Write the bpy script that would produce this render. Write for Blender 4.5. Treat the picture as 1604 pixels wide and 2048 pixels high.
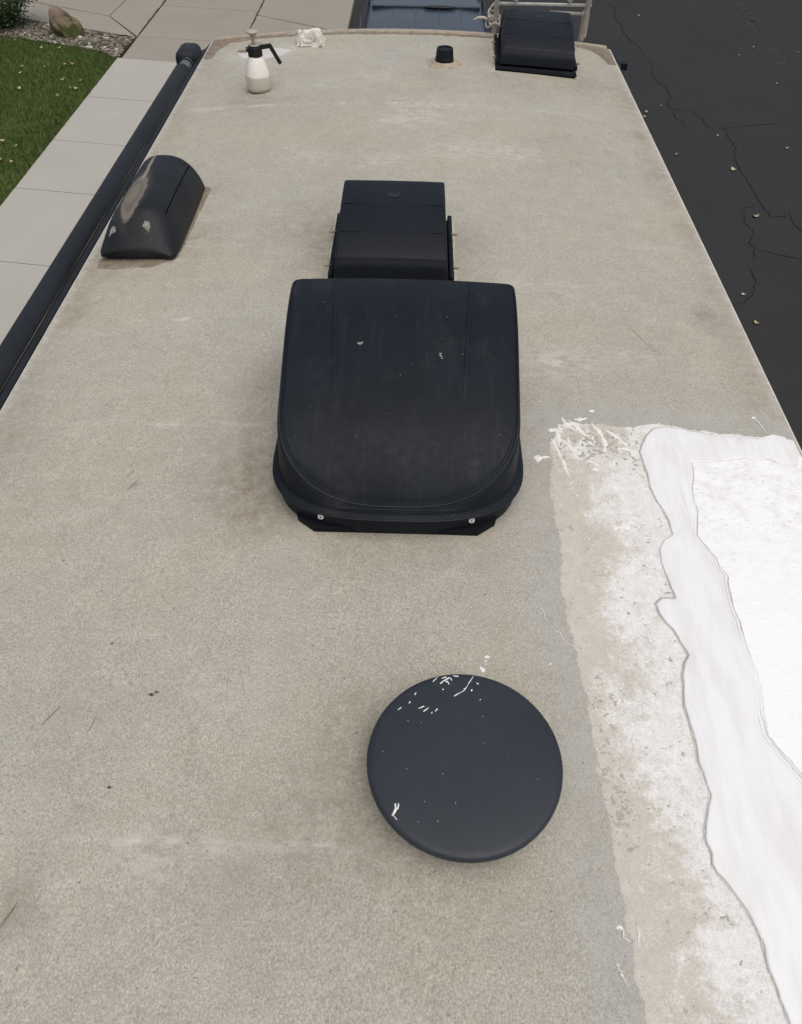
import bpy, bmesh, math, random
import numpy as np
from mathutils import Matrix, Vector

random.seed(7)
for o in list(bpy.data.objects):
    bpy.data.objects.remove(o)
scene = bpy.context.scene
col = scene.collection

# ------------------------------------------------------------------ camera
R0 = 3.0                                   # height of the trailer roof edge above the pavement
pitch, yaw, roll = math.radians(47.283), math.radians(-0.4926), math.radians(1.0973)
fw = Vector((math.sin(yaw)*math.cos(pitch), math.cos(yaw)*math.cos(pitch), -math.sin(pitch)))
rt0 = Vector((math.cos(yaw), -math.sin(yaw), 0)); up0 = rt0.cross(fw)
rt = rt0*math.cos(roll) + up0*math.sin(roll); up = up0*math.cos(roll) - rt0*math.sin(roll)
cam_data = bpy.data.cameras.new('camera'); cam = bpy.data.objects.new('camera', cam_data)
col.objects.link(cam); scene.camera = cam
mw = Matrix(((rt.x, up.x, -fw.x, .04), (rt.y, up.y, -fw.y, 0), (rt.z, up.z, -fw.z, R0+1.58428), (0, 0, 0, 1)))
cam.matrix_world = mw
cam_data.sensor_fit = 'VERTICAL'; cam_data.sensor_height = 24; cam_data.lens = 1563/2048*24
cam_data.clip_start = .05; cam_data.clip_end = 500

# ------------------------------------------------------------------ sky and sun (bright overcast)
SUN_EL, SUN_AZ = math.radians(70), math.radians(150)      # azimuth measured from +Y towards +X
world = bpy.data.worlds.new('World'); scene.world = world; world.use_nodes = True
wt = world.node_tree; wt.nodes.clear()
sky = wt.nodes.new('ShaderNodeTexSky'); sky.sky_type = 'NISHITA'; sky.sun_disc = False
sky.sun_elevation = SUN_EL; sky.sun_rotation = SUN_AZ
sky.air_density = 1.0; sky.dust_density = 4.0; sky.ozone_density = 1.0
hsv = wt.nodes.new('ShaderNodeHueSaturation'); hsv.inputs['Saturation'].default_value = .66
bg = wt.nodes.new('ShaderNodeBackground'); bg.inputs['Strength'].default_value = .15
wo = wt.nodes.new('ShaderNodeOutputWorld')
wt.links.new(sky.outputs[0], hsv.inputs['Color']); wt.links.new(hsv.outputs[0], bg.inputs[0]); wt.links.new(bg.outputs[0], wo.inputs[0])
sd = bpy.data.lights.new('sun', 'SUN'); sd.energy = 1.3; sd.angle = math.radians(70); sd.color = (1, .955, .885)
so = bpy.data.objects.new('sun', sd); col.objects.link(so)
sdir = Vector((math.sin(SUN_AZ)*math.cos(SUN_EL), math.cos(SUN_AZ)*math.cos(SUN_EL), math.sin(SUN_EL)))
so.rotation_euler = sdir.to_track_quat('Z', 'Y').to_euler(); so.location = (0, 0, 12)
vs = scene.view_settings; vs.view_transform = 'Standard'; vs.look = 'None'; vs.gamma = 1; vs.use_curve_mapping = False
vs.exposure = 0.0
scene.render.engine = 'CYCLES'
scene.render.resolution_x = 802; scene.render.resolution_y = 1024

# ------------------------------------------------------------------ helpers: naming
def tag(o, label=None, category=None, group=None, kind=None):
    for k, v in (('label', label), ('category', category), ('group', group), ('kind', kind)):
        if v: o[k] = v
    return o
def empty(name, loc, **kw):
    o = bpy.data.objects.new(name, None); col.objects.link(o); o.location = loc; o.empty_display_size = .1
    return tag(o, **kw)
def base_of(parent):
    p = Vector((0, 0, 0))
    while parent is not None:
        p = p + parent.location; parent = parent.parent
    return p
def link(name, me, mat, parent=None, smooth=False, **kw):
    o = bpy.data.objects.new(name, me); col.objects.link(o)
    if mat: me.materials.append(mat)
    if smooth: me.polygons.foreach_set('use_smooth', [True]*len(me.polygons))
    if parent is not None:
        o.parent = parent; b = base_of(parent)
        me.transform(Matrix.Translation(-b))
    return tag(o, **kw)
def obj(name, V, F, mat, parent=None, smooth=False, **kw):
    me = bpy.data.meshes.new(name); me.from_pydata([tuple(v) for v in V], [], F); me.update()
    return link(name, me, mat, parent, smooth, **kw)
def bobj(name, bm, mat, parent=None, smooth=False, bevel=0, seg=2, sharp=None, **kw):
    if bevel:
        bmesh.ops.bevel(bm, geom=[e for e in bm.edges if len(e.link_faces) == 2 and e.calc_face_angle(0) > .5],
                        offset=bevel, segments=seg, affect='EDGES', profile=.5)
    bmesh.ops.recalc_face_normals(bm, faces=bm.faces)
    if sharp:
        smooth = True
        for e in bm.edges: e.smooth = len(e.link_faces) == 2 and e.calc_face_angle(0) < math.radians(sharp)
    me = bpy.data.meshes.new(name); bm.to_mesh(me); bm.free()
    return link(name, me, mat, parent, smooth, **kw)
def origin_to(o, p):
    """put the origin of a top-level mesh at p"""
    o.data.transform(Matrix.Translation(-Vector(p))); o.location = p; return o

# ------------------------------------------------------------------ helpers: shapes
def box(bm, x0, x1, y0, y1, z0, z1):
    m = Matrix.Translation(((x0+x1)/2, (y0+y1)/2, (z0+z1)/2)) @ Matrix.Diagonal((x1-x0, y1-y0, z1-z0, 1))
    bmesh.ops.create_cube(bm, size=1, matrix=m); return bm
def bar(bm, a, b, w, h=None):
    a, b = Vector(a), Vector(b); d = b-a; q = d.to_track_quat('Z', 'Y')
    m = Matrix.Translation((a+b)/2) @ q.to_matrix().to_4x4() @ Matrix.Diagonal((w, h or w, d.length, 1))
    bmesh.ops.create_cube(bm, size=1, matrix=m); return bm
def cyl(bm, a, b, r, r2=None, n=20):
    a, b = Vector(a), Vector(b); d = b-a; q = d.to_track_quat('Z', 'Y')
    m = Matrix.Translation((a+b)/2) @ q.to_matrix().to_4x4()
    bmesh.ops.create_cone(bm, cap_ends=True, segments=n, radius1=r, radius2=r if r2 is None else r2, depth=d.length, matrix=m); return bm
def tube(bm, pts, r, n=8, closed=False):
    pts = [Vector(p) for p in pts]; rings = []; m = len(pts); ref = None
    for i, p in enumerate(pts):
        d = (pts[(i+1) % m] - pts[i-1]) if closed else (pts[min(i+1, m-1)] - pts[max(i-1, 0)])
        d.normalize()
        if ref is None: ref = d.orthogonal().normalized()
        ref = (ref - d*ref.dot(d)).normalized(); b = d.cross(ref)
        rr = r[i] if isinstance(r, (list, tuple)) else r
        rings.append([bm.verts.new(p + rr*(math.cos(6.28318*k/n)*ref + math.sin(6.28318*k/n)*b)) for k in range(n)])
    for i in range(m if closed else m-1):
        A, B = rings[i], rings[(i+1) % m]
        for k in range(n): bm.faces.new((A[k], A[(k+1) % n], B[(k+1) % n], B[k]))
    if not closed:
        bm.faces.new(rings[0][::-1]); bm.faces.new(rings[-1])
    return bm
def prism(bm, poly, z0, z1):
    lo = [bm.verts.new((x, y, z0)) for x, y in poly]; hi = [bm.verts.new((x, y, z1)) for x, y in poly]
    n = len(poly); bm.faces.new(lo[::-1]); bm.faces.new(hi)
    for i in range(n): bm.faces.new((lo[i], lo[(i+1) % n], hi[(i+1) % n], hi[i]))
    return bm
def loft(bm, rings, closed=True, caps=(True, True)):
    R = [[bm.verts.new(p) for p in r] for r in rings]; n = len(R[0])
    for A, B in zip(R, R[1:]):
        for k in range(n if closed else n-1): bm.faces.new((A[k], A[(k+1) % n], B[(k+1) % n], B[k]))
    if caps[0]: bm.faces.new(R[0][::-1])
    if caps[1]: bm.faces.new(R[-1])
    return bm
def lathe(bm, prof, cx, cy, n=32, sq=0, rot=0):
    def ring(r, z):
        out = []
        for k in range(n):
            a = 6.28318*k/n; s = 1/(abs(math.cos(a))**4+abs(math.sin(a))**4)**.25 if sq else 1
            s = 1+(s-1)*sq
            out.append((cx+r*s*math.cos(a+rot), cy+r*s*math.sin(a+rot), z))
        return out
    return loft(bm, [ring(r, z) for r, z in prof])

def smooth01(a, b, t):
    t = np.clip((np.asarray(t, float)-a)/(b-a), 0, 1); return t*t*(3-2*t)
def roof_z(x, y):
    c = .03+.04*smooth01(2, 4.3, y)
    return R0 + c*(1-np.minimum(1, (np.asarray(x, float)/1.22)**2))
def rz(x, y): return float(roof_z(x, y))
_tabs = {}
def vnoise(X, Y, seed):
    if seed not in _tabs: _tabs[seed] = np.random.RandomState(seed).rand(256, 256)
    T = _tabs[seed]; xi = np.floor(X).astype(int); yi = np.floor(Y).astype(int)
    fx = X-xi; fy = Y-yi; fx = fx*fx*(3-2*fx); fy = fy*fy*(3-2*fy)
    a = T[xi % 256, yi % 256]; b = T[(xi+1) % 256, yi % 256]; c = T[xi % 256, (yi+1) % 256]; d = T[(xi+1) % 256, (yi+1) % 256]
    return (a*(1-fx)+b*fx)*(1-fy)+(c*(1-fx)+d*fx)*fy
def fbm(X, Y, s, o=4, seed=1, sy=None):
    r = 0; w = 0; a = 1; sy = sy or s
    for i in range(o):
        r = r+a*vnoise(X*s*2**i+13.1*i, Y*sy*2**i+7.7*i, seed+i); w += a; a *= .55
    return r/w*2-1
def poly_sd(X, Y, poly):
    """signed distance to a polygon, positive inside"""
    P = np.array(poly, float); Q = np.roll(P, -1, 0); d = np.full(X.shape, 1e9); ins = np.zeros(X.shape, bool)
    for (ax, ay), (bx, by) in zip(P, Q):
        ex, ey = bx-ax, by-ay; t = np.clip(((X-ax)*ex+(Y-ay)*ey)/(ex*ex+ey*ey+1e-12), 0, 1)
        d = np.minimum(d, (X-ax-t*ex)**2+(Y-ay-t*ey)**2)
        if ay != by: ins ^= ((ay > Y) != (by > Y)) & (X < (bx-ax)*(Y-ay)/(by-ay)+ax)
    return np.where(ins, 1, -1)*np.sqrt(d)
def grid_mesh(name, X, Y, Z, keep, mat, parent, attrs=None, **kw):
    """a sheet of quads over a regular grid; keep says which quads stay"""
    nx, ny = X.shape; idx = np.arange(nx*ny).reshape(nx, ny)
    q = np.stack([idx[:-1, :-1], idx[1:, :-1], idx[1:, 1:], idx[:-1, 1:]], -1)[keep]
    used = np.unique(q); remap = np.zeros(nx*ny, int); remap[used] = np.arange(len(used)); q = remap[q]
    V = np.stack([X, Y, Z], -1).reshape(-1, 3)[used]
    me = bpy.data.meshes.new(name); me.vertices.add(len(V)); me.vertices.foreach_set('co', V.ravel().astype(np.float32))
    me.loops.add(q.size); me.loops.foreach_set('vertex_index', q.ravel().astype(np.int32))
    me.polygons.add(len(q)); me.polygons.foreach_set('loop_start', np.arange(0, q.size, 4, dtype=np.int32))
    me.polygons.foreach_set('use_smooth', np.ones(len(q), bool))
    me.update(calc_edges=True); me.validate()
    if attrs is not None:
        A = np.ones((len(V), 4), np.float32)
        for i, a in enumerate(attrs): A[:, i] = np.clip(a, 0, 1).reshape(-1)[used]
        ca = me.color_attributes.new('wear', 'FLOAT_COLOR', 'POINT'); ca.data.foreach_set('color', A.ravel())
    return link(name, me, mat, parent, **kw)
def patch(name, poly, cell, height, mat, parent, attr=None, pad=.02, **kw):
    """a coat lying on the roof: height(X, Y, sd) in metres above the membrane, cut off where it dips below it"""
    P = np.array(poly); x0, y0 = P.min(0)-pad; x1, y1 = P.max(0)+pad
    X, Y = np.meshgrid(np.arange(x0, x1, cell), np.arange(y0, y1, cell), indexing='ij')
    sdist = poly_sd(X, Y, poly); h = height(X, Y, sdist)
    h = np.where(np.abs(X) > 1.215, -.003, h)
    h = np.maximum(h, -.0025); up_ = h > 0
    keep = up_[:-1, :-1] | up_[1:, :-1] | up_[1:, 1:] | up_[:-1, 1:]
    return grid_mesh(name, X, Y, roof_z(X, Y)+h, keep, mat, parent, attr(X, Y, sdist) if attr else None, **kw)

# ------------------------------------------------------------------ helpers: materials
class Mat:
    def __init__(s, name, rough=.6, spec=.3):
        s.m = bpy.data.materials.new(name); s.m.use_nodes = True; s.t = s.m.node_tree; s.b = s.t.nodes['Principled BSDF']
        s.b.inputs['Roughness'].default_value = rough; s.b.inputs['Specular IOR Level'].default_value = spec
        s.co = s.t.nodes.new('ShaderNodeTexCoord').outputs['Object']
    def n(s, ty, **kw):
        nd = s.t.nodes.new(ty)
        for k, v in kw.items():
            if k in nd.inputs: s.set(nd.inputs[k], v)
            else: setattr(nd, k, v)
        return nd
    def set(s, inp, v):
        if hasattr(v, 'is_linked'): s.t.links.new(v, inp)
        else: inp.default_value = v
    def noise(s, scale, detail=3, rough=.55, vec=None, stretch=None, dist=0):
        vec = vec or s.co
        if stretch:
            mp = s.n('ShaderNodeMapping'); s.set(mp.inputs['Vector'], vec); mp.inputs['Scale'].default_value = stretch; vec = mp.outputs[0]
        nd = s.n('ShaderNodeTexNoise', Scale=scale, Detail=detail, Roughness=rough, Distortion=dist); s.set(nd.inputs['Vector'], vec)
        return nd.outputs['Fac']
    def ramp(s, fac, a, b, lo=0., hi=1.):
        nd = s.n('ShaderNodeMapRange', clamp=True); s.set(nd.inputs['Value'], fac)
        for k, v in zip(('From Min', 'From Max', 'To Min', 'To Max'), (a, b, lo, hi)): s.set(nd.inputs[k], v)
        return nd.outputs[0]
    def math(s, op, a, b=0.):
        nd = s.n('ShaderNodeMath', operation=op); s.set(nd.inputs[0], a); s.set(nd.inputs[1], b); return nd.outputs[0]
    def mix(s, fac, a, b, mode='MIX'):
        nd = s.n('ShaderNodeMix', data_type='RGBA', blend_type=mode); s.set(nd.inputs[0], fac)
        for i, v in ((6, a), (7, b)):
            if isinstance(v, (tuple, list)): v = (*v[:3], 1)
            s.set(nd.inputs[i], v)
        return nd.outputs[2]
    def scale(s, c, f):
        nd = s.n('ShaderNodeVectorMath', operation='SCALE')
        if isinstance(c, tuple): nd.inputs[0].default_value = c
        else: s.t.links.new(c, nd.inputs[0])
        s.set(nd.inputs['Scale'], f); return nd.outputs[0]
    def bump(s, h, strength, dist):
        nd = s.n('ShaderNodeBump', Strength=strength, Distance=dist); s.set(nd.inputs['Height'], h)
        s.t.links.new(nd.outputs[0], s.b.inputs['Normal'])
    def attr(s, name='wear'):
        nd = s.n('ShaderNodeVertexColor', layer_name=name); sp = s.n('ShaderNodeSeparateColor'); s.t.links.new(nd.outputs['Color'], sp.inputs[0]); return sp.outputs
    def out(s, c, rough=None):
        s.set(s.b.inputs['Base Color'], (*c, 1) if isinstance(c, tuple) else c)
        if rough is not None: s.set(s.b.inputs['Roughness'], rough)
        return s.m

def simple(name, c, rough=.6, spec=.3, var=.18, scale=20, metal=0, bump=0):
    m = Mat(name, rough, spec); m.b.inputs['Metallic'].default_value = metal
    f = m.ramp(m.noise(scale, 4), .25, .75, 1-var, 1+var)
    if bump: m.bump(m.noise(scale*4, 3), bump, .004)
    return m.out(m.scale(c, f))
def black_plastic(name, base=.008, fade=.016, specks=.3, rough=.45, tint=(.76, .97, 1.33), dust=.15, spec=.2, streaks=0):
    m = Mat(name, rough, spec)
    big = m.ramp(m.noise(4, 4, .6), .35, .75); fine = m.noise(60, 4)
    c = m.mix(m.math('MULTIPLY', big, m.ramp(fine, .3, .7, .5, 1)), tuple(base*t for t in tint), tuple(fade*t for t in tint))
    c = m.mix(m.ramp(m.noise(150, 2, .5), .71, .77, 0, specks), c, (.07, .07, .068))          # dried specks of dirt
    c = m.mix(m.ramp(m.noise(9, 6, .7, stretch=(1, .5, 1)), .56, .82, 0, dust), c, (.075, .066, .053))  # dust film
    if streaks: c = m.mix(m.ramp(m.noise(30, 5, .65, stretch=(1.6, .12, .12)), .55, .75, 0, streaks), c, (.035, .033, .031))
    m.bump(m.noise(420, 2), .10, .001)
    return m.out(c, m.ramp(fine, .3, .7, rough-.05, rough+.12))

# roof membrane: chalky beige rubber with grit, stains and paler rubbed places
m = Mat('roof_membrane', .82, .2)
n_grit = m.noise(330, 3, .6); n_mid = m.noise(75, 4, .6); n_cm = m.noise(13, 5, .6); n_big = m.noise(1.6, 4, .55)
streak = m.noise(11, 5, .68, stretch=(.4, 2.0, 1), dist=.8)
c = m.mix(m.ramp(n_big, .35, .65), (.384, .355, .281), (.366, .347, .293))
c = m.mix(m.ramp(streak, .52, .70, 0, .5), c, (.405, .382, .335))
c = m.scale(c, m.ramp(n_cm, .25, .75, .92, 1.08))
n_salt = m.noise(255, 3, .65, stretch=(1, .7, 1))
c = m.scale(c, m.ramp(n_salt, .3, .72, .70, 1.24))
c = m.scale(c, m.ramp(n_mid, .25, .75, .91, 1.08))
c = m.scale(c, m.ramp(n_grit, .3, .7, .80, 1.2))
R_, G_, B_ = m.attr()[:3]
dirt = m.math('MULTIPLY', R_, m.ramp(m.noise(22, 6, .7), .35, .68, .25, 1.15))
c = m.mix(m.ramp(dirt, 0, 1), c, m.scale((.215, .185, .138), m.ramp(n_mid, .25, .75, .8, 1.2)))
c = m.mix(m.math('MULTIPLY', G_, m.ramp(m.noise(30, 6, .7, stretch=(.6, 1.6, 1)), .42, .62)), c, (.50, .475, .425))
c = m.mix(m.math('MULTIPLY', B_, m.ramp(n_cm, .3, .6, .3, .9)), c, m.scale((.365, .358, .335), m.ramp(n_grit, .3, .7, .9, 1.1)))
foot = m.ramp(m.noise(7, 6, .72, stretch=(1.3, .6, 1), dist=1.2), .60, .74, 0, .34)
c = m.mix(foot, c, (.245, .215, .165))
spk = m.math('MULTIPLY', m.ramp(m.noise(130, 2, .5), .66, .72), m.ramp(n_cm, .45, .6))
c = m.mix(m.math('MULTIPLY', spk, .75), c, (.12, .10, .075))
hgt = m.math('ADD', m.math('MULTIPLY', n_grit, .5), m.math('ADD', n_mid, m.math('MULTIPLY', n_cm, 1.5)))
m.bump(hgt, .45, .003)
M_ROOF = m.out(c)

# brushed-on coatings
m = Mat('thin_coat', .75, .25)
t_, g_, w_ = m.attr()[:3]
thin = m.mix(m.ramp(m.noise(40, 5, .65), .3, .7), (.575, .525, .447), (.50, .455, .385))
white = m.mix(m.ramp(m.noise(90, 4, .7), .35, .7), (.77, .757, .72), (.66, .64, .595))
f = m.math('ADD', m.math('ADD', t_, m.ramp(m.noise(30, 7, .78), .3, .7, -.45, .45)), m.ramp(m.noise(170, 3, .6), .3, .7, -.2, .2))
c = m.mix(m.ramp(f, .2, .8), thin, white)
c = m.scale(c, m.ramp(m.noise(300, 3, .65), .3, .7, .86, 1.1))
c = m.scale(c, m.ramp(m.noise(26, 6, .75), .3, .7, .93, 1.06))
c = m.mix(m.math('MULTIPLY', m.ramp(m.noise(190, 3, .6, stretch=(1, .55, 1)), .60, .70), m.ramp(m.noise(12, 4), .40, .62, .10, .55)), c, (.40, .36, .30))
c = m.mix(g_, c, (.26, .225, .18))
m.bump(m.math('ADD', m.noise(160, 5, .7), m.noise(420, 2)), .7, .0025)
M_COAT = m.out(c)
m = Mat('thick_sealant', .5, .35)
t_, g_, w_ = m.attr()[:3]
c = m.mix(m.ramp(m.noise(9, 5, .6, stretch=(2.5, .5, 1)), .45, .75, 0, .8), (.735, .73, .71), (.62, .598, .558))
c = m.mix(m.math('MULTIPLY', w_, m.ramp(m.noise(16, 6, .7, stretch=(2.2, .45, 1), dist=.5), .48, .66, 0, .8)), c, (.60, .565, .51))
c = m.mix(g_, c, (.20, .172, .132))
m.bump(m.noise(50, 4, .6, stretch=(2, .4, 1)), .25, .003)
M_BAND = m.out(c)
m = Mat('white_topcoat', .6, .3)
t_, g_, w_ = m.attr()[:3]
pits = m.ramp(m.noise(95, 3, .55, stretch=(.7, 1.4, 1)), .58, .68)
c = m.mix(m.math('MULTIPLY', pits, m.ramp(w_, 0, 1, .12, .8)), (.785, .78, .762), (.57, .545, .50))
c = m.mix(m.math('MULTIPLY', w_, m.ramp(m.noise(18, 5, .65), .45, .65, 0, .5)), c, (.60, .57, .52))
c = m.mix(g_, c, (.33, .30, .25))
m.bump(m.noise(95, 3, .55, stretch=(.7, 1.4, 1)), .5, .0025)
M_TOP = m.out(c)
M_DROP = simple('dried_coating_drop', (.72, .70, .66), .5, .3, .08, 60)
m = Mat('old_lap_sealant', .8, .2)
c = m.mix(m.ramp(m.noise(24, 5, .65), .3, .7), (.235, .195, .142), (.150, .120, .086))
c = m.mix(m.ramp(m.noise(60, 3), .62, .72, 0, .6), c, (.42, .385, .32)); c = m.mix(m.ramp(m.noise(35, 3), .66, .74, 0, .8), c, (.075, .085, .03))
m.bump(m.noise(60, 4), .6, .004); M_LAP = m.out(c)
M_PALETRIM = simple('chalky_edge_trim', (.56, .53, .47), .7, .2, .15, 14)
M_TRIM = simple('weathered_tan_moulding', (.33, .285, .22), .7, .25, .25, 30)
M_WALL = simple('trailer_siding', (.6, .575, .52), .45, .4, .05, 4)
M_RUBBER = simple('tyre_rubber', (.02, .02, .02), .8, .2)
M_SHROUD = black_plastic('shroud_plastic', .0088, .016, .5, .5, streaks=.35, spec=.15, dust=.30)
M_HOOD = black_plastic('hood_plastic', .0082, .0125, .2, .45, dust=.05, spec=.16)
M_DISC = black_plastic('antenna_plastic', .024, .033, .25, .42, dust=.05, spec=.28, tint=(.84, .99, 1.22))
M_ARM = black_plastic('awning_metal', .0145, .021, .2, .48, dust=.10, spec=.18, tint=(.86, .99, 1.17))
M_DARK = black_plastic('dark_base_plastic', .006, .011, .3, .6, spec=.15)

# ------------------------------------------------------------------ measured outlines (metres: x across, y along the trailer)
CRACKS = [[(3.9, 18.62), (4.0, 18.24), (3.9, 17.57), (3.94, 17.13), (3.91, 16.7), (3.97, 16.25), (4.04, 15.9), (4.08, 15.29), (4.09, 14.93), (4.01,
    14.44), (4.03, 14.21), (4.12, 13.92), (4.12, 13.49), (3.99, 13.12), (4.03, 12.98), (4.31, 12.85), (4.41, 12.63), (4.42, 12.31), (4.53, 12.1)],
    [(4.03, 12.98), (4.02, 12.61), (4.08, 12.39), (4.06, 12.23)], [(4.59, 12.32), (4.66, 12.24), (4.65, 11.85), (4.64, 11.55), (4.53, 11.17), (4.5,
    10.89), (4.52, 10.54), (4.52, 10.08), (4.51, 9.8), (4.53, 9.5), (4.5, 9.42)], [(4.69, 12.24), (4.98, 12.37), (5.58, 12.45)], [(4.47, 9.78), (4.27,
    9.71), (4.19, 9.56)], [(4.21, 9.62), (4.15, 9.32), (4.19, 9.11), (4.15, 8.96), (4.06, 8.8), (4.09, 8.63), (4.05, 8.49), (3.96, 8.37)], [(3.91,
    8.26), (3.92, 8.02), (3.88, 7.87), (3.81, 7.71), (3.74, 7.58), (3.66, 7.51), (3.45, 7.4), (3.31, 7.33)], [(4.1, 8.65), (4.35, 8.55), (4.56, 8.43),
    (4.74, 8.33)], [(4.53, 9.5), (4.72, 9.49), (4.77, 9.47)], [(4.81, 9.66), (4.77, 9.33), (4.8, 9.17), (4.9, 8.98)]]
ROADLEAF = [(5.76, 15.54), (4.33, 9.45), (4.4, 10.8), (3.73, 11.25), (4.48, 11.95), (3.6, 12.79), (3.54, 12.61), (3.88, 13.07), (5.37, 11.56), (6.89,
    15.75), (4.39, 17.74), (6.15, 15.97), (6.01, 14.15), (3.66, 7.09), (3.68, 7.64)]
LAWNLEAF = [(-6.98, 15.15), (-6.4, 13.84), (-6.34, 13.57), (-6.03, 13.87), (-5.57, 13.31), (-5.33, 12.96), (-5.24, 12.94), (-5.28, 13.28), (-6.1,
    12.87), (-5.42, 12.6), (-5.65, 10.95), (-5.41, 10.79), (-5.46, 10.37), (-5.28, 10.3), (-6.4, 14.77), (-6.09, 14.77), (-5.74, 13.98), (-5.63,
    14.03)]
SCUFF = [[(6.58, 18.72), (6.55, 17.76), (6.52, 16.63)], [(6.66, 17.95), (6.62, 16.89)], [(6.49, 15.98), (6.41, 14.83)], [(6.51, 18.04), (6.56,
    17.95)], [(6.59, 18.43), (6.56, 17.14)]]
STAINS = [(-0.36, 1.47, 0.1, 0.9), (-0.43, 1.5, 0.1, 0.6), (-0.49, 1.56, 0.12, 0.35), (-0.44, 1.78, 0.1, 0.45), (-0.42, 2.0, 0.08, 0.45), (-0.38,
    1.63, 0.06, 0.5), (-0.1, 1.31, 0.12, 0.4), (0.03, 1.32, 0.12, 0.35), (0.24, 1.34, 0.1, 0.4), (-0.3, 1.4, 0.06, 0.6), (-0.32, 2.88, 0.1, 0.6),
    (-0.34, 3.03, 0.12, 0.45), (-0.33, 2.66, 0.1, 0.5), (0.25, 2.9, 0.1, 0.5), (0.25, 2.68, 0.1, 0.4), (-0.25, 3.5, 0.2, 0.25), (-0.82, 3.31, 0.08,
    0.45), (-0.85, 2.92, 0.1, 0.4), (-0.85, 2.74, 0.12, 0.4), (-1.1, 2.71, 0.12, 0.5), (-0.87, 4.3, 0.1, 0.5), (-0.77, 4.31, 0.08, 0.5), (0.96, 4.72,
    0.14, 0.5), (0.47, 4.7, 0.1, 0.4), (0.4, 5.02, 0.1, 0.5), (0.11, 4.65, 0.12, 0.4), (-0.07, 0.83, 0.09, 0.55), (-0.07, 0.71, 0.1, 0.5), (-0.04,
    0.6, 0.1, 0.45), (0.09, 0.5, 0.12, 0.4), (0.24, 0.5, 0.1, 0.3), (1.15, 4.06, 0.05, 0.7), (1.19, 4.47, 0.06, 0.5), (1.15, 3.61, 0.06, 0.4), (1.12,
    2.43, 0.08, 0.45), (1.09, 2.46, 0.04, 0.6), (1.15, 2.09, 0.08, 0.4), (1.19, 3.06, 0.1, 0.35), (1.13, 1.98, 0.05, 0.5), (-1.14, 1.73, 0.12, 0.4),
    (-1.18, 2.0, 0.1, 0.35), (-1.16, 2.4, 0.1, 0.4), (-1.02, 1.46, 0.12, 0.25), (-0.72, 1.52, 0.015, 0.9), (-0.67, 0.45, 0.05, 0.6), (-0.66, 0.4,
    0.04, 0.6), (-0.39, 0.54, 0.04, 0.6), (-0.67, 0.8, 0.1, 0.3), (-0.18, 0.48, 0.1, 0.3), (-0.15, 0.59, 0.1, 0.35), (-0.32, 0.54, 0.12, 0.25), (0.82,
    2.22, 0.12, 0.2), (-0.49, 2.96, 0.14, 0.3), (0.68, 3.77, 0.2, 0.15)]
PALE = [(0.09, 4.21, 0.12, 0.6), (-0.09, 4.02, 0.1, 0.5), (0.11, 4.03, 0.08, 0.5), (-0.12, 3.58, 0.1, 0.5), (0.2, 3.7, 0.12, 0.5), (-0.46, 3.63, 0.08,
    0.5), (0.48, 3.71, 0.1, 0.6), (-0.75, 2.33, 0.035, 1.0), (-0.48, 4.5, 0.1, 0.4), (-0.19, 4.64, 0.1, 0.5), (-0.35, 5.0, 0.12, 0.4), (0.51, 2.14,
    0.1, 0.4), (0.54, 2.12, 0.07, 0.5), (-0.86, 3.05, 0.04, 0.8), (-0.85, 2.85, 0.04, 0.7), (-0.85, 3.24, 0.03, 0.8), (-0.89, 2.74, 0.04, 0.6),
    (-0.44, 0.52, 0.06, 0.5), (-0.36, 0.88, 0.05, 0.4), (-0.77, 5.09, 0.12, 0.8), (-1.0, 5.05, 0.1, 0.6), (1.35, 5.42, 0.1, 0.3), (0.5, 4.79, 0.06,
    0.5), (0.8, 2.17, 0.06, 0.5), (0.24, 2.51, 0.1, 0.35), (0.54, 2.6, 0.1, 0.4)]
DROPS = [(1.119, 1.896, 0.009), (0.609, 1.889, 0.008), (0.568, 1.848, 0.01), (0.419, 1.664, 0.02), (0.502, 1.57, 0.008), (0.581, 1.627, 0.012),
    (0.619, 1.638, 0.006), (0.527, 1.36, 0.005), (0.631, 1.412, 0.02), (0.603, 1.405, 0.012), (0.647, 1.426, 0.012), (0.383, 0.973, 0.004), (0.237,
    0.986, 0.006), (0.234, 0.975, 0.004), (0.233, 0.967, 0.003), (0.227, 0.951, 0.009), (0.222, 0.956, 0.006), (0.451, 0.42, 0.006), (0.48, 0.429,
    0.008), (0.437, 0.359, 0.004), (0.441, 0.343, 0.004), (0.511, 0.855, 0.006), (0.534, 0.85, 0.004), (0.517, 1.518, 0.008), (0.481, 1.152, 0.004),
    (0.509, 1.13, 0.004), (0.477, 1.792, 0.012), (0.525, 1.818, 0.015), (0.495, 1.748, 0.012)]
COAT_TOP = [(0.499, 1.811), (0.55, 1.831), (0.626, 1.829), (0.717, 1.819), (0.781, 1.835), (0.813, 1.842), (0.916, 1.818), (1.006, 1.811), (1.129,
    1.808), (1.198, 1.805), (1.22, 1.794)]
COAT_EDGE = [(0.462, 1.724), (0.459, 1.638), (0.442, 1.537), (0.445, 1.461), (0.446, 1.388), (0.446, 1.301), (0.436, 1.219), (0.439, 1.112), (0.444,
    1.027), (0.447, 0.986), (0.453, 0.921), (0.454, 0.846), (0.455, 0.788), (0.455, 0.72), (0.456, 0.647), (0.46, 0.577), (0.463, 0.539), (0.465,
    0.503), (0.464, 0.433), (0.468, 0.392), (0.466, 0.344), (0.475, 0.306), (0.475, 0.263)]
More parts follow.
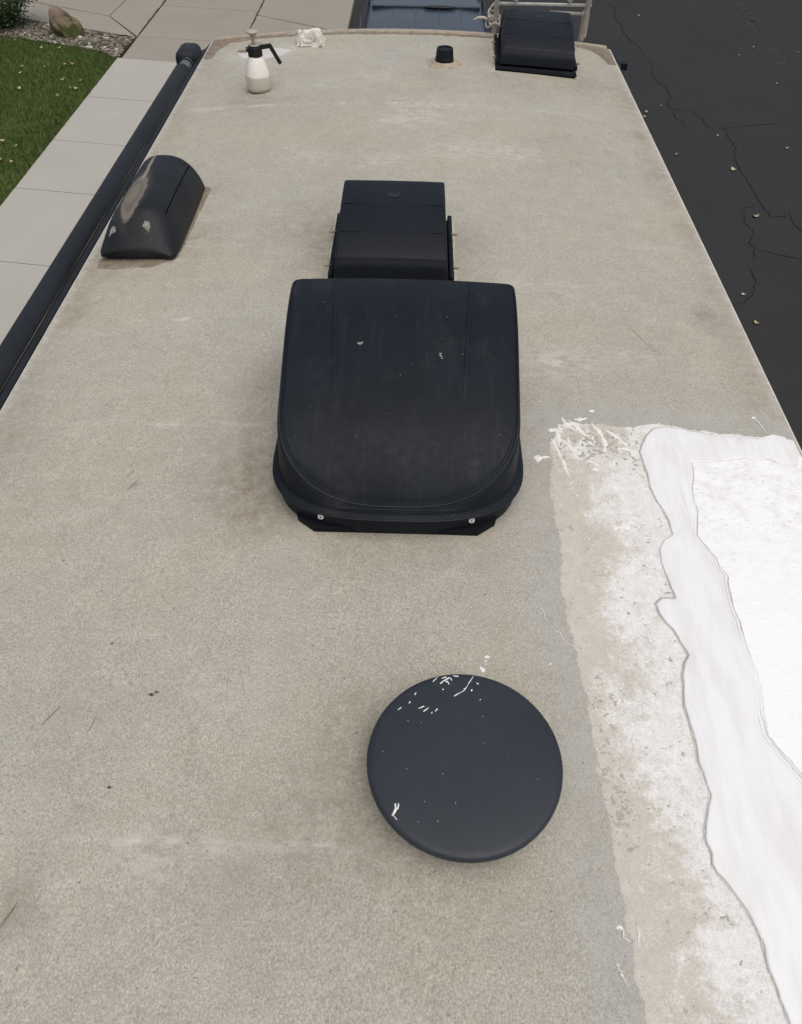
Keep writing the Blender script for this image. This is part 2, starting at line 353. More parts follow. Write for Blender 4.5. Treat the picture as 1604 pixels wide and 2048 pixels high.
BAND_LEFT = [(0.785, 1.815), (0.753, 1.776), (0.725, 1.71), (0.725, 1.655), (0.729, 1.614), (0.726, 1.561), (0.733, 1.523), (0.745, 1.474), (0.754,
    1.432), (0.752, 1.389), (0.723, 1.364), (0.708, 1.337), (0.701, 1.288), (0.707, 1.246), (0.714, 1.194), (0.713, 1.175), (0.68, 1.174), (0.661,
    1.156), (0.664, 1.126), (0.677, 1.099), (0.689, 1.081), (0.704, 1.029), (0.709, 1.008), (0.693, 0.985), (0.683, 0.956), (0.679, 0.923), (0.669,
    0.876), (0.672, 0.837), (0.674, 0.776), (0.67, 0.748), (0.674, 0.719), (0.679, 0.678), (0.665, 0.643), (0.651, 0.608), (0.646, 0.588), (0.652,
    0.558), (0.648, 0.537), (0.656, 0.519), (0.675, 0.49), (0.691, 0.458), (0.703, 0.422), (0.706, 0.398), (0.705, 0.362), (0.71, 0.336), (0.713,
    0.307), (0.716, 0.28)]
BAND_RIGHT = [(0.874, 1.671), (0.87, 1.623), (0.852, 1.57), (0.844, 1.518), (0.846, 1.481), (0.822, 1.39), (0.837, 1.35), (0.854, 1.314), (0.855,
    1.285), (0.869, 1.255), (0.863, 1.213), (0.859, 1.158), (0.862, 1.109), (0.861, 1.061), (0.858, 1.032), (0.86, 0.998), (0.864, 0.974), (0.863,
    0.937), (0.854, 0.893), (0.846, 0.85), (0.844, 0.814), (0.852, 0.794), (0.868, 0.765), (0.887, 0.729)]
BAND_ARM = [(0.829, 1.829), (0.891, 1.816), (0.963, 1.803), (1.036, 1.796), (1.096, 1.796), (1.155, 1.822), (1.192, 1.811), (1.209, 1.77), (1.202,
    1.704), (1.184, 1.679), (1.137, 1.686), (1.109, 1.705), (1.071, 1.693), (1.03, 1.7), (0.993, 1.693), (0.931, 1.676)]

# ================================================================== the setting
M_SOIL = simple('soil', (.10, .08, .055), .9, .1, .3, 6, bump=.5)
m = Mat('sealed_asphalt', .85, .08)
c = m.mix(m.ramp(m.noise(.5, 5, .6), .35, .7), (.0300, .0300, .0300), (.0345, .0345, .0350))
c = m.scale(c, m.ramp(m.noise(70, 3, .7), .3, .7, .82, 1.18))
c = m.mix(m.ramp(m.noise(3, 6, .7), .62, .75, 0, .3), c, (.043, .044, .048))
c = m.mix(m.ramp(m.noise(120, 2, .5), .66, .72, 0, .5), c, (.062, .062, .062))
m.bump(m.noise(70, 3, .7), .6, .006); M_ASPH = m.out(c)
M_CRACK = simple('crack_filler', (.014, .014, .0145), .9, .1, .2)
M_SCUFF = simple('chalky_scuff', (.062, .062, .062), .9, .1, .4, 30)
def concrete(name, a, b):
    m = Mat(name, .85, .2)
    c = m.mix(m.ramp(m.noise(1.1, 5, .6), .3, .7), a, b)
    c = m.scale(c, m.ramp(m.noise(60, 4, .65), .3, .7, .94, 1.06))
    c = m.mix(m.ramp(m.noise(3.5, 7, .75), .56, .76, 0, .4), c, tuple(.75*v for v in a))
    c = m.mix(m.ramp(m.noise(240, 2), .68, .74, 0, .4), c, tuple(.55*v for v in a))
    m.bump(m.noise(90, 3), .3, .003); return m.out(c)
M_WALK = concrete('pale_sidewalk_concrete', (.368, .348, .300), (.342, .325, .283))
M_DRIVE = concrete('older_driveway_concrete', (.275, .251, .202), (.248, .228, .187))
m = Mat('turf_soil', .95, .1)
M_TURF = m.out(m.mix(m.ramp(m.noise(9, 5), .3, .7), (.055, .085, .020), (.08, .098, .032)))
m = Mat('grass_blades', .7, .2); oi = m.n('ShaderNodeNewGeometry').outputs['Random Per Island']
c = m.mix(oi, (.048, .092, .014), (.092, .124, .032)); c = m.mix(m.ramp(oi, .86, .92), c, (.15, .12, .075))
c = m.scale(c, m.ramp(m.noise(.9, 4), .3, .7, .75, 1.2)); M_GRASS = m.out(c)
m = Mat('river_gravel', .8, .2); oi = m.n('ShaderNodeNewGeometry').outputs['Random Per Island']
c = m.mix(oi, (.085, .07, .05), (.25, .215, .17)); c = m.mix(m.ramp(oi, .93, .95), c, (.50, .47, .42)); c = m.mix(m.ramp(oi, .30, .24), c, (.042, .055, .020))
M_GRAVEL = m.out(c)

ground = tag(obj('ground', [(-150, -150, -.16), (150, -150, -.16), (150, 200, -.16), (-150, 200, -.16)], [(0, 1, 2, 3)], M_SOIL), kind='structure')
road = tag(obj('road', [(-1.5, -60, -.05), (60, -60, -.05), (60, 120, -.05), (-1.5, 120, -.05)], [(0, 1, 2, 3)], M_ASPH), kind='structure')
def ribbon(name, pts, w, z, mat, parent, jit=.02, rs=1, **kw):
    r = random.Random(rs); P = []
    for (x0, y0), (x1, y1) in zip(pts, pts[1:]):
        n = max(3, int(math.hypot(x1-x0, y1-y0)/.06))
        for k in range(n): t = k/n; P.append((x0+(x1-x0)*t+r.uniform(-jit, jit), y0+(y1-y0)*t+r.uniform(-jit, jit)))
    P.append(pts[-1]); V = []; F = []
    for i, (x, y) in enumerate(P):
        a = P[max(0, i-1)]; b = P[min(len(P)-1, i+1)]; dx, dy = b[0]-a[0], b[1]-a[1]; L = math.hypot(dx, dy) or 1
        ww = w*r.uniform(.35, 1.1)*(min(1, (i+1)/4, (len(P)-i)/4))
        V += [(x-dy/L*ww, y+dx/L*ww, z), (x+dy/L*ww, y-dx/L*ww, z)]
        if i: F.append((2*i-2, 2*i-1, 2*i+1, 2*i))
    return obj(name, V, F, mat, parent, **kw)
for i, c_ in enumerate(CRACKS): ribbon('crack', c_, .0075, -.046, M_CRACK, road, .022, 10+i)
for i, c_ in enumerate(SCUFF):
    for k in range(3): ribbon('scuff', [(x+.07*k-.07, y+.1*k) for x, y in c_], .012, -.045, M_SCUFF, road, .045, 40+i*3+k)

walk = empty('sidewalk', (-4, 10, 0), kind='structure')
SK = -.14; JY = [-3.2, -1.6, 0, 1.5, 3.05, 4.6, 6.2, 7.88, 9.59, 11.06, 12.67, 14.42]
def slab(poly, mat, parent, top=.05, g=.006):
    cx = sum(p[0] for p in poly)/len(poly); cy = sum(p[1] for p in poly)/len(poly)
    q = []
    for x, y in poly:
        d = math.hypot(x-cx, y-cy); q.append((x-(x-cx)/d*g*1.6, y-(y-cy)/d*g*1.6))
    bm = prism(bmesh.new(), q, -.14, top)
    return bobj('slab', bm, mat, parent, bevel=.006, seg=1)
def quad(x0, x1, y0, y1): return [(x0, y0+SK*(x0+5)), (x1, y0+SK*(x1+5)), (x1, y1+SK*(x1+5)), (x0, y1+SK*(x0+5))]
for y0, y1 in zip(JY, JY[1:]):
    slab(quad(-5.0, -3.02, y0, y1), M_WALK, walk); slab(quad(-3.02, -1.68, y0, y1), M_WALK, walk)
bm = box(bmesh.new(), -1.66, -1.5, -8, 14.0, -.15, .05); kerb = tag(bobj('kerb', bm, M_WALK, None, bevel=.015), kind='structure')
drive = empty('driveway', (-5, 17, 0), kind='structure')
for y0, y1 in ((14.42, 15.55), (15.55, 17.42), (17.42, 19.3), (19.3, 21.2)):
    slab(quad(-4.93, -3.02, y0, y1), M_DRIVE, drive)
slab([(-3.02, 14.14), (-1.25, 13.7), (-1.25, 15.9), (-1.95, 16.33), (-3.02, 16.92)], M_DRIVE, drive)
slab([(-3.02, 16.93), (-1.95, 16.35), (-1.25, 15.95), (-1.25, 20.2), (-3.02, 20.6)], M_DRIVE, drive)
slab([(-4.945, 15.53), (-4.945, 21.0), (-5.6, 21.0), (-5.75, 16.66)], M_DRIVE, drive)
slab([(-4.965, 15.50), (-5.755, 16.655), (-7.78, 17.58), (-14, 20.3), (-14, 18.9), (-7.16, 16.36)], M_DRIVE, drive)
slab([(-5.76, 16.67), (-5.61, 21.0), (-14, 25), (-14, 20.35), (-7.78, 17.61)], M_DRIVE, drive)
M_WEED = simple('joint_weeds', (.035, .05, .014), .9, .1, .3, 20)
for i, (a, b) in enumerate((((-4.945, 15.6), (-4.945, 20.8)), ((-3.02, 15.0), (-3.02, 20.2)))): ribbon('weed_line', [a, b], .018, .054, M_WEED, drive, .01, 80+i)

LAWN = [(-5.02, 0), (-5.02, 14.44), (-5.4, 14.76), (-6.39, 15.14), (-7.36, 15.45), (-16, 18.4), (-16, 0)]
lawn = tag(bobj('lawn', prism(bmesh.new(), LAWN, -.14, .02), M_TURF), kind='structure')
ROCKS = [(-5.01, 14.46), (-5.0, 15.5), (-7.16, 16.33), (-14, 18.85), (-14, 17.75), (-7.36, 15.47), (-6.39, 15.16), (-5.4, 14.78)]
tag(bobj('planting_bed', prism(bmesh.new(), ROCKS[::-1], -.13, .025), M_SOIL), kind='structure')
def inside(x, y, poly):
    r = False; n = len(poly)
    for i in range(n):
        (ax, ay), (bx, by) = poly[i], poly[(i+1) % n]
        if (ay > y) != (by > y) and x < (bx-ax)*(y-ay)/(by-ay)+ax: r = not r
    return r
# grass: three-sided blades, far too many to count
rng = np.random.RandomState(3); n = 90000
gx = rng.uniform(-9.5, -4.99, n); gy = rng.uniform(6.0, 16.3, n)
ok = poly_sd(gx, gy, [(x+(.05 if i < 2 else 0), y) for i, (x, y) in enumerate(LAWN)]) > 0; gx, gy = gx[ok], gy[ok]; n = len(gx)
ang = rng.uniform(0, 6.283, n); hh = rng.uniform(.035, .075, n); ww = rng.uniform(.004, .008, n); lean = rng.uniform(.0, .05, n); la = rng.uniform(0, 6.283, n)
V = np.zeros((n, 3, 3), np.float32)
V[:, 0] = np.stack([gx-ww*np.cos(ang), gy-ww*np.sin(ang), np.full(n, .018)], 1); V[:, 1] = np.stack([gx+ww*np.cos(ang), gy+ww*np.sin(ang), np.full(n, .018)], 1)
V[:, 2] = np.stack([gx+lean*np.cos(la), gy+lean*np.sin(la), .02+hh], 1)
me = bpy.data.meshes.new('grass'); me.vertices.add(3*n); me.vertices.foreach_set('co', V.ravel())
me.loops.add(3*n); me.loops.foreach_set('vertex_index', np.arange(3*n, dtype=np.int32)); me.polygons.add(n); me.polygons.foreach_set('loop_start', np.arange(0, 3*n, 3, dtype=np.int32)); me.update(calc_edges=True)
link('grass', me, M_GRASS, None, label='short mown green grass on the lawn left of the sidewalk', category='grass', kind='stuff')
# gravel
bm = bmesh.new(); bmesh.ops.create_icosphere(bm, subdivisions=1, radius=1); bm.verts.index_update()
IV = np.array([v.co[:] for v in bm.verts]); IF = np.array([[v.index for v in f.verts] for f in bm.faces]); bm.free()
rng = np.random.RandomState(5); q = np.stack([rng.uniform(-8.6, -5.0, 16000), rng.uniform(14.4, 17.3, 16000)], 1)
q = q[poly_sd(q[:, 0], q[:, 1], ROCKS) > 0][:5200]; n = len(q)
s = np.where(rng.rand(n) < .93, rng.uniform(.012, .034, n), rng.uniform(.034, .058, n)); a = rng.uniform(0, 6.283, n); b = rng.uniform(-.5, .5, n)
P = IV[None]*(1+.25*rng.uniform(-1, 1, (n, 12, 1)))*np.stack([s*rng.uniform(.8, 1.5, n), s*rng.uniform(.4, .85, n), s*rng.uniform(.2, .5, n)], 1)[:, None]
P = np.stack([P[..., 0], P[..., 1]*np.cos(b)[:, None]-P[..., 2]*np.sin(b)[:, None], P[..., 1]*np.sin(b)[:, None]+P[..., 2]*np.cos(b)[:, None]], -1)
P = np.stack([P[..., 0]*np.cos(a)[:, None]-P[..., 1]*np.sin(a)[:, None]+q[:, :1], P[..., 0]*np.sin(a)[:, None]+P[..., 1]*np.cos(a)[:, None]+q[:, 1:], P[..., 2]+.030+.2*s[:, None]], -1)
me = bpy.data.meshes.new('gravel'); me.vertices.add(12*n); me.vertices.foreach_set('co', P.ravel().astype(np.float32))
T = (IF[None]+12*np.arange(n)[:, None, None]).reshape(-1, 3)
me.loops.add(T.size); me.loops.foreach_set('vertex_index', T.ravel().astype(np.int32)); me.polygons.add(len(T)); me.polygons.foreach_set('loop_start', np.arange(0, T.size, 3, dtype=np.int32)); me.update(calc_edges=True)
link('gravel', me, M_GRAVEL, None, label='mixed pale and brown river gravel in the bed beside the lawn', category='gravel', kind='stuff')
# boulder
m = Mat('mossy_stone', .9, .15)
c = m.mix(m.ramp(m.noise(4, 5, .65), .35, .65), (.17, .125, .085), (.24, .19, .14)); c = m.mix(m.ramp(m.noise(3.2, 6, .7), .44, .56), c, (.050, .058, .018)); m.bump(m.noise(9, 5), .9, .05); M_STONE = m.out(c)
bm = bmesh.new(); bmesh.ops.create_icosphere(bm, subdivisions=4, radius=1)
r = random.Random(14); cuts = [(Vector((r.gauss(0, 1), r.gauss(0, 1), r.gauss(0, .8))).normalized(), r.uniform(.62, .85)) for _ in range(11)]
for v in bm.verts:
    p = v.co.copy()
    for nn, dd in cuts:
        if p.dot(nn) > dd: p -= nn*(p.dot(nn)-dd)*.9
    p *= 1+.10*float(fbm(np.array([p.x*2+5+p.z]), np.array([p.y*2+5+p.z*1.7]), 1, 4, 31)[0])
    v.co = Vector((-6.22+p.x*(.30-.08*p.z)-p.z*.10, 15.60+p.y*.26, .16+p.z*.34))
origin_to(bobj('boulder', bm, M_STONE, None, smooth=True, label='brown mossy boulder standing in the gravel bed', category='boulder'), (-6.28, 15.62, .02))
# shrub
m = Mat('shrub_leaf', .6, .3); oi = m.n('ShaderNodeNewGeometry').outputs['Random Per Island']
M_LEAFS = m.out(m.mix(oi, (.028, .05, .014), (.075, .105, .032)))
M_BARK = simple('bark', (.06, .045, .03), .9, .1, .3)
sh = empty('shrub', (-7.42, 15.95, .02), label='leafy green shrub at the edge of the gravel bed', category='shrub')
bm = bmesh.new(); r = random.Random(9); tips = []
for i in range(16):
    a = r.uniform(0, 6.28); L = r.uniform(.45, 1.15); sp = r.uniform(.12, .5)
    pts = [Vector((-7.42+.08*math.cos(a)+sp*t*math.cos(a)*(1+t*.4)+r.uniform(-.03, .03), 15.95+.08*math.sin(a)+sp*t*math.sin(a), .0+L*t)) for t in (0, .3, .6, .85, 1)]
    tube(bm, pts, [.016, .012, .009, .006, .003], 6); tips += pts[1:]
bobj('trunk', bm, M_BARK, sh, smooth=True)
bm = bmesh.new()
for i in range(5200):
    c0 = r.choice(tips)+Vector((r.gauss(0, .11), r.gauss(0, .11), r.gauss(0, .10)))
    if c0.z < .05: c0.z = .05+r.random()*.15
    s = r.uniform(.018, .038); q = Matrix.Translation(c0) @ Matrix.Rotation(r.uniform(0, 6.28), 4, 'Z') @ Matrix.Rotation(r.uniform(-1, 1), 4, 'X') @ Matrix.Rotation(r.uniform(-.6, .6), 4, 'Y')
    vs_ = [bm.verts.new(q @ Vector(p)) for p in ((-s, 0, 0), (0, -s*.5, .2*s), (s, 0, 0), (0, s*.5, .2*s))]; bm.faces.new(vs_)
bobj('crown', bm, M_LEAFS, sh)
# fallen leaves, one by one
M_FALL = simple('fallen_leaf', (.36, .29, .17), .7, .2, .3, 15); M_FALL2 = simple('fallen_leaf_pale', (.42, .36, .27), .7, .2, .3, 15)
def leaf_mesh(seed):
    r = random.Random(seed); V = []; n = 9
    for i in range(n):
        t = i/(n-1); w = math.sin(math.pi*t)**.7*.36*(1+.25*r.uniform(-1, 1)); x = t-.5; zc = .30*(x*2)**2
        V += [(x, -w, zc+.16+.08*r.random()), (x, 0, zc*.8), (x, w, zc+.16+.08*r.random())]
    F = []
    for i in range(n-1):
        a = 3*i; F += [(a, a+3, a+4, a+1), (a+1, a+4, a+5, a+2)]
    me = bpy.data.meshes.new('fallen_leaf'); me.from_pydata(V, [], F); me.polygons.foreach_set('use_smooth', [True]*len(F)); me.update(); return me
LM = [leaf_mesh(s) for s in range(4)]
for i, q_ in enumerate(LM): q_.materials.append(M_FALL if i % 2 else M_FALL2)
r = random.Random(21)
RL = ['pale leaf on the asphalt beyond the scuff marks, high in the picture', 'small pale leaf on the asphalt below the forked crack', 'largest curled brown leaf on the asphalt, beside the long crack',
      'pale leaf alone on the asphalt between the trailer edge and the long crack', 'pale leaf on the asphalt where the long crack branches', 'upper of two leaves lying together near the trailer edge', 'lower of two leaves lying together near the trailer edge',
      'small leaf on the asphalt just above the pair near the trailer edge', 'small leaf on the asphalt at the right edge of the picture', 'brown leaf in the upper right corner of the asphalt', 'tiny leaf on the asphalt nearest the ladder',
      'small brown leaf on the asphalt beside the scuff marks', 'small brown leaf on the asphalt below the scuff marks', 'twig like brown leaf on the asphalt nearest the camera', 'tiny pale leaf on the asphalt beside the lowest crack']
LL = {0: 'pale fallen leaf on the grass nearest the gravel bed and boulder', 9: 'pale fallen leaf on the grass, last before the sidewalk edge', 10: 'upper left leaf of the four nearest leaves on the grass', 11: 'upper right leaf of the four nearest leaves on the grass', 12: 'lower left leaf of the four nearest leaves on the grass', 13: 'lower right leaf of the four nearest leaves on the grass'}
for pts, z, lab, grp in ((ROADLEAF, -.046, 'small dry fallen leaf lying on the dark asphalt', 'fallen leaves on the asphalt'), (LAWNLEAF, .055, 'small dry fallen leaf lying on the grass', 'fallen leaves on the lawn')):
    for i, (x, y) in enumerate(pts):
        o = bpy.data.objects.new('fallen_leaf', LM[i % 4]); col.objects.link(o)
        s = r.uniform(.04, .065) if z < 0 else r.uniform(.05, .085)
        if z < 0 and i in (1, 2): s = .085
        lab2 = RL[i] if z < 0 else LL.get(i, lab)
        o.location = (x, y, z); o.rotation_euler = (r.uniform(-.12, .12), r.uniform(-.12, .12), r.uniform(0, 6.28)); o.scale = (s, s, s)
        tag(o, lab2, 'leaf', grp)

# ================================================================== the travel trailer
YB, YF = -.95, 5.38
tr = empty('travel_trailer', (0, 2.2, -.05), label='travel trailer with weathered beige roof partly recoated white', category='trailer')
nx, ny = 165, 423
X, Y = np.meshgrid(np.linspace(-1.22, 1.22, nx), np.linspace(YB, YF, ny), indexing='ij')
wob = fbm(X, Y, 7, 4, 51)
dirt = np.zeros_like(X); pale = np.zeros_like(X)
for x, y, rr, s in STAINS:
    d = np.hypot((X-x), (Y-y)/(1.0+.3*(rr > .05)))+.35*rr*wob; dirt = dirt+s*.74*np.exp(-(d/rr)**2)
for x, y, rr, s in PALE:
    d = np.hypot((X-x)/1.5, Y-y)+.3*rr*wob; pale = pale+s*np.exp(-(d/rr)**2)
# lap seams of the membrane, rubbed pale
for ys, x0, x1, s, w in ((4.235, -1.2, .95, .75, .016), (1.785, -1.21, -.36, .8, .008), (.548, -.95, .0, .5, .012), (2.93, .45, 1.2, .25, .02)):
    pale = pale+s*np.exp(-((Y-ys-.01*wob)/w)**2)*smooth01(x0-.05, x0+.1, X)*smooth01(x1+.05, x1-.1, X)*(.35+.9*(fbm(X, Y, 6, 3, 61) > -.1))
# dirt creeping in along both edges and the end
edge = 1.22-np.abs(X)
dirt = dirt+.42*smooth01(.17, .02, edge)*(.4+.9*np.clip(fbm(X, Y, 3, 4, 71)+.3, 0, 1))*(edge > .012)
dirt = dirt+.30*smooth01(2.2, 5.0, Y)*np.clip(fbm(X, Y, 2.6, 5, 72)+.40, 0, 1)+.22*np.clip(fbm(X, Y, 9, 5, 75)-.2, 0, 1)
pale = pale+.55*smooth01(.03, .006, edge)
clean = 0*X
sdc = poly_sd(X, Y, COAT_EDGE[::-1]+COAT_TOP+[(1.25, 1.8), (1.25, .2)])
clean = smooth01(-.17, -.02, sdc+.06*wob)*.65
grid_mesh('roof', X, Y, roof_z(X, Y), np.ones((nx-1, ny-1), bool), M_ROOF, tr, (np.clip(dirt, 0, .95), np.clip(pale, 0, 1), clean), label='weathered beige membrane roof')
# rolled edges and walls
for s in (-1, 1):
    prof = [(1.2195, 0.0005), (1.228, -.004), (1.2335, -.012), (1.235, -.024), (1.235, -.05), (1.222, -.05)]
    bm = loft(bmesh.new(), [[(s*x, y, R0+z) for x, z in prof] for y in (YB, YF)], closed=False, caps=(False, False))
    bobj('edge_trim', bm, M_PALETRIM, tr, smooth=True)
    bobj('side_wall', box(bmesh.new(), *sorted((s*1.195, s*1.225)), YB+.03, YF-.02, .55, R0-.02), M_WALL, tr)
zf = [(x, rz(x, YF)) for x in np.linspace(-1.22, 1.22, 41)]
for yc, nm in ((YF-.01, 'end_wall'), (YB+.01, 'end_wall')):
    V = [(x, y, z) for y in (yc-.01, yc+.01) for x, z in [(-1.2, .55)]+[(x*.985, z-.006) for x, z in zf]+[(1.2, .55)]]
    k = len(zf)+2; F = [tuple(range(k))[::-1], tuple(range(k, 2*k))]+[(i, (i+1) % k, k+(i+1) % k, k+i) for i in range(k)]
    obj(nm, V, F, M_WALL, tr)
bobj('floor', box(bmesh.new(), -1.19, 1.19, YB+.04, YF-.04, .45, .56), M_DARK, tr)
for s in (-1, 1):
    for yy in (1.6, 2.45):
        bm = cyl(bmesh.new(), (s*.93, yy, .29), (s*1.13, yy, .29), .34, n=32); w = bobj('wheel', bm, M_RUBBER, tr, bevel=.03)
        bobj('rim', cyl(bmesh.new(), (s*1.12, yy, .29), (s*1.135, yy, .29), .19, n=24), M_PALETRIM, w)
    bobj('axle_beam', box(bmesh.new(), s*.7-.04, s*.7+.04, YB+.2, YF+.9, .32, .46), M_DARK, tr)
# moulding along the far end: a screwed strip over a bead of old sealant
def strip(name, y0, y1, h0, h1, mat, jit, seed, x0=-1.0, x1=1.02):
    r = random.Random(seed); xs = np.linspace(x0, x1, 90); rings = []
    for x in xs:
        z = rz(x, min(y0, YF)); j = r.uniform(-jit, jit)
        rings.append([(x, y0+j, z+h0), (x, y0+.006+j, z+h1), (x, y1-.004, z+h1+r.uniform(-jit, jit)*.15), (x, y1, z-.03), (x, y0+.01, z-.03)])
    return bobj(name, loft(bmesh.new(), rings), mat, tr, smooth=False)
strip('end_sealant', YF-.050, YF-.012, -.001, .005, M_LAP, .008, 3)
strip('end_moulding', YF-.026, YF+.016, .001, .013, M_TRIM, .001, 4, -1.2, 1.2)
def lap_h(t, seed):
    return lambda X, Y, s: np.minimum(t*np.sqrt(np.clip((s+.012*fbm(X, Y, 22, 4, seed))/.02, 0, 1))+.0018*fbm(X, Y, 60, 3, seed+3), t*1.5)*np.where(s+.012*fbm(X, Y, 22, 4, seed) > 0, 1, 0)-.001
LC = [(-1.215, 5.06), (-1.218, 5.37), (-1.07, 5.375), (-.80, 5.372), (-.74, 5.345), (-.97, 5.32), (-1.10, 5.285), (-1.15, 5.17), (-1.165, 5.04), (-1.19, 5.02)]
RC = [(1.0, 5.372), (1.166, 5.376), (1.217, 5.37), (1.218, 5.09), (1.165, 5.08), (1.145, 5.20), (1.10, 5.285), (1.05, 5.32), (1.0, 5.335)]
for i, p in enumerate((LC, RC)): patch('corner_sealant', p, .006, lap_h(.010, 90+i*9), M_LAP, tr, label='lumpy old brown sealant on the roof corner')
bm = bmesh.new(); tube(bm, [(1.232, 5.36, R0-.02), (1.245, 5.28, R0-.015), (1.247, 5.18, R0-.02), (1.24, 5.10, R0-.03)], .014, 8)
bobj('corner_cap', bm, M_ARM, tr, smooth=True)
bm = bmesh.new(); prism(bm, [(1.228, 5.215), (1.292, 5.185), (1.296, 5.150), (1.232, 5.165)], R0-.045, R0-.012); bobj('marker_light', bm, M_DARK, tr, bevel=.008)

# --- coatings on the roof
COAT = COAT_EDGE[::-1]+COAT_TOP+[(1.225, 1.6), (1.225, -.25), (.48, -.25)]
BAND_END = [(.718, .22), (.72, .1), (.70, -.1), (.68, -.25), (1.15, -.25), (1.12, .1), (1.05, .4), (.97, .58)]
BAND = BAND_ARM[::-1]
BAND = BAND_LEFT+BAND_END+BAND_RIGHT[::-1]+BAND_ARM[::-1]
def coat_rag(X, Y, s):
    return s+.009*fbm(X, Y, 28, 5, 5)+.005*fbm(X, Y, 110, 3, 8)
def coat_holes(X, Y, s):
    nearleft = np.exp(-((X-.492-.02*fbm(X, Y, 3, 3, 14))/.035)**2)*(Y < 1.75)
    patchy = np.clip(fbm(X, Y, 4.6, 3, 17)*1.7-.12, 0, 1)*nearleft
    top = np.exp(-((X-.60)/.13)**2)*np.exp(-((Y-1.74)/.09)**2)*1.1
    return (fbm(X, Y, 120, 4, 19)*1.3+.3*fbm(X, Y, 40, 3, 20)+1.0*np.maximum(patchy, .62*top)-.66)
def coat_h(X, Y, s):
    h = np.where(coat_rag(X, Y, s) > 0, .0009*np.clip(coat_rag(X, Y, s)/.004, 0, 1)**.5+.0003*fbm(X, Y, 90, 3, 25), coat_rag(X, Y, s)*.3)
    hole = coat_holes(X, Y, s); return np.where(hole > 0, -.0012*np.clip(hole/.06, 0, 1)+.0006, h)
def coat_attr(X, Y, s):
    bs = poly_sd(X, Y, BAND)
    t = smooth01(-.02, .22, s+.11*fbm(X, Y, 6, 6, 33)-.05*smooth01(.9, 1.4, Y))*.95+.42*fbm(X, Y, 16, 5, 35)*smooth01(.0, .08, s)
    t = np.maximum(t, smooth01(.10, 0, -bs)*.85+.2*fbm(X, Y, 22, 3, 36)); t = np.maximum(t, .9*smooth01(.03, .0, s)*(Y > 1.73)*(fbm(X, Y, 9, 3, 37) > -.25))
    sm = np.exp(-((X-.58)/.11)**2)*np.exp(-((Y-1.74)/.09)**2)*(fbm(X, Y, 26, 4, 38, 9) > .05); t = np.maximum(t, sm*.95)
    g = .85*np.exp(-((bs+.001)/.0019)**2)*(bs < .004)*smooth01(-.5, .1, fbm(X, Y, 6, 3, 39))*(X < .95)  # edge shadow and caught dirt painted as a dark line round the band
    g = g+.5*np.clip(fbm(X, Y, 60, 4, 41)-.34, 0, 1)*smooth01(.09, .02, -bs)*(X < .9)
    return (t, g, 0*t)
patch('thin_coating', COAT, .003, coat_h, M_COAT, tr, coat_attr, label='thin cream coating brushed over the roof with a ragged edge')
TOP = BAND_RIGHT+[(.95, .62), (1.0, .5), (1.1, .2), (1.12, -.25), (1.224, -.25), (1.224, 1.72), (1.19, 1.70), (1.137, 1.70), (1.03, 1.715), (.93, 1.69)]
def top_h(X, Y, s): return np.where(s+.02 > 0, .0022+.0006*fbm(X, Y, 120, 3, 43)+.0006*fbm(X, Y, 30, 3, 44), -.002)
def top_attr(X, Y, s):
    g = .55*np.clip(fbm(X, Y, 55, 4, 45)-.33, 0, 1)*smooth01(1.25, 1.6, Y)
    return (0*X, g, np.clip(smooth01(1.05, 1.62, Y)+.25*fbm(X, Y, 5, 3, 46)*smooth01(.9, 1.2, Y), 0, 1))
patch('white_topcoat', TOP, .004, top_h, M_TOP, tr, top_attr, label='bright white stippled topcoat beside the thick sealant band')
def band_h(X, Y, s):
    r_ = s+.0025*fbm(X, Y, 45, 3, 47)
    h = .0042*np.clip(r_/.0048, 0, 1)**.45+.0012*np.clip(r_/.02, 0, 1)+.0009*fbm(X, Y, 28, 4, 48, 7)
    arm = (Y > 1.66); h = h+np.where(arm, .0006*fbm(X, Y, 8, 3, 49, 60), 0)
    wr = np.exp(-((r_-.006)/.008)**2)*(X > .78)*(Y < 1.5); h = h+.0012*np.sin(r_*2*math.pi/.0085+5*fbm(X, Y, 14, 3, 50, 5))*wr
    return np.where(r_ > 0, h, -.002+.2*r_)
def band_attr(X, Y, s):
    r_ = s+.0025*fbm(X, Y, 45, 3, 47); right = (X > .80)*(Y < 1.45)
    lines = np.clip(np.sin(r_*2*math.pi/.0085+5*fbm(X, Y, 14, 3, 50, 5))-.35, 0, 1)*np.exp(-((r_-.008)/.012)**2)*right*smooth01(-.35, .05, fbm(X, Y, 5, 2, 53))
    g = 1.0*lines+.85*np.exp(-(r_/.0017)**2)+.7*np.exp(-((r_-.0022)/.0017)**2)*(X > .82)*(Y < 1.67)*smooth01(-.3, .1, fbm(X, Y, 7, 3, 57))  # dark outline put into the colour: shadow of the raised edge, and dirt
    return (0*X, g, smooth01(1.0, 1.5, Y)*(.5+.5*fbm(X, Y, 6, 3, 58)))
patch('thick_sealant_band', BAND, .0020, band_h, M_BAND, tr, band_attr, label='thick glossy white sealant band with a rolled wavy edge')
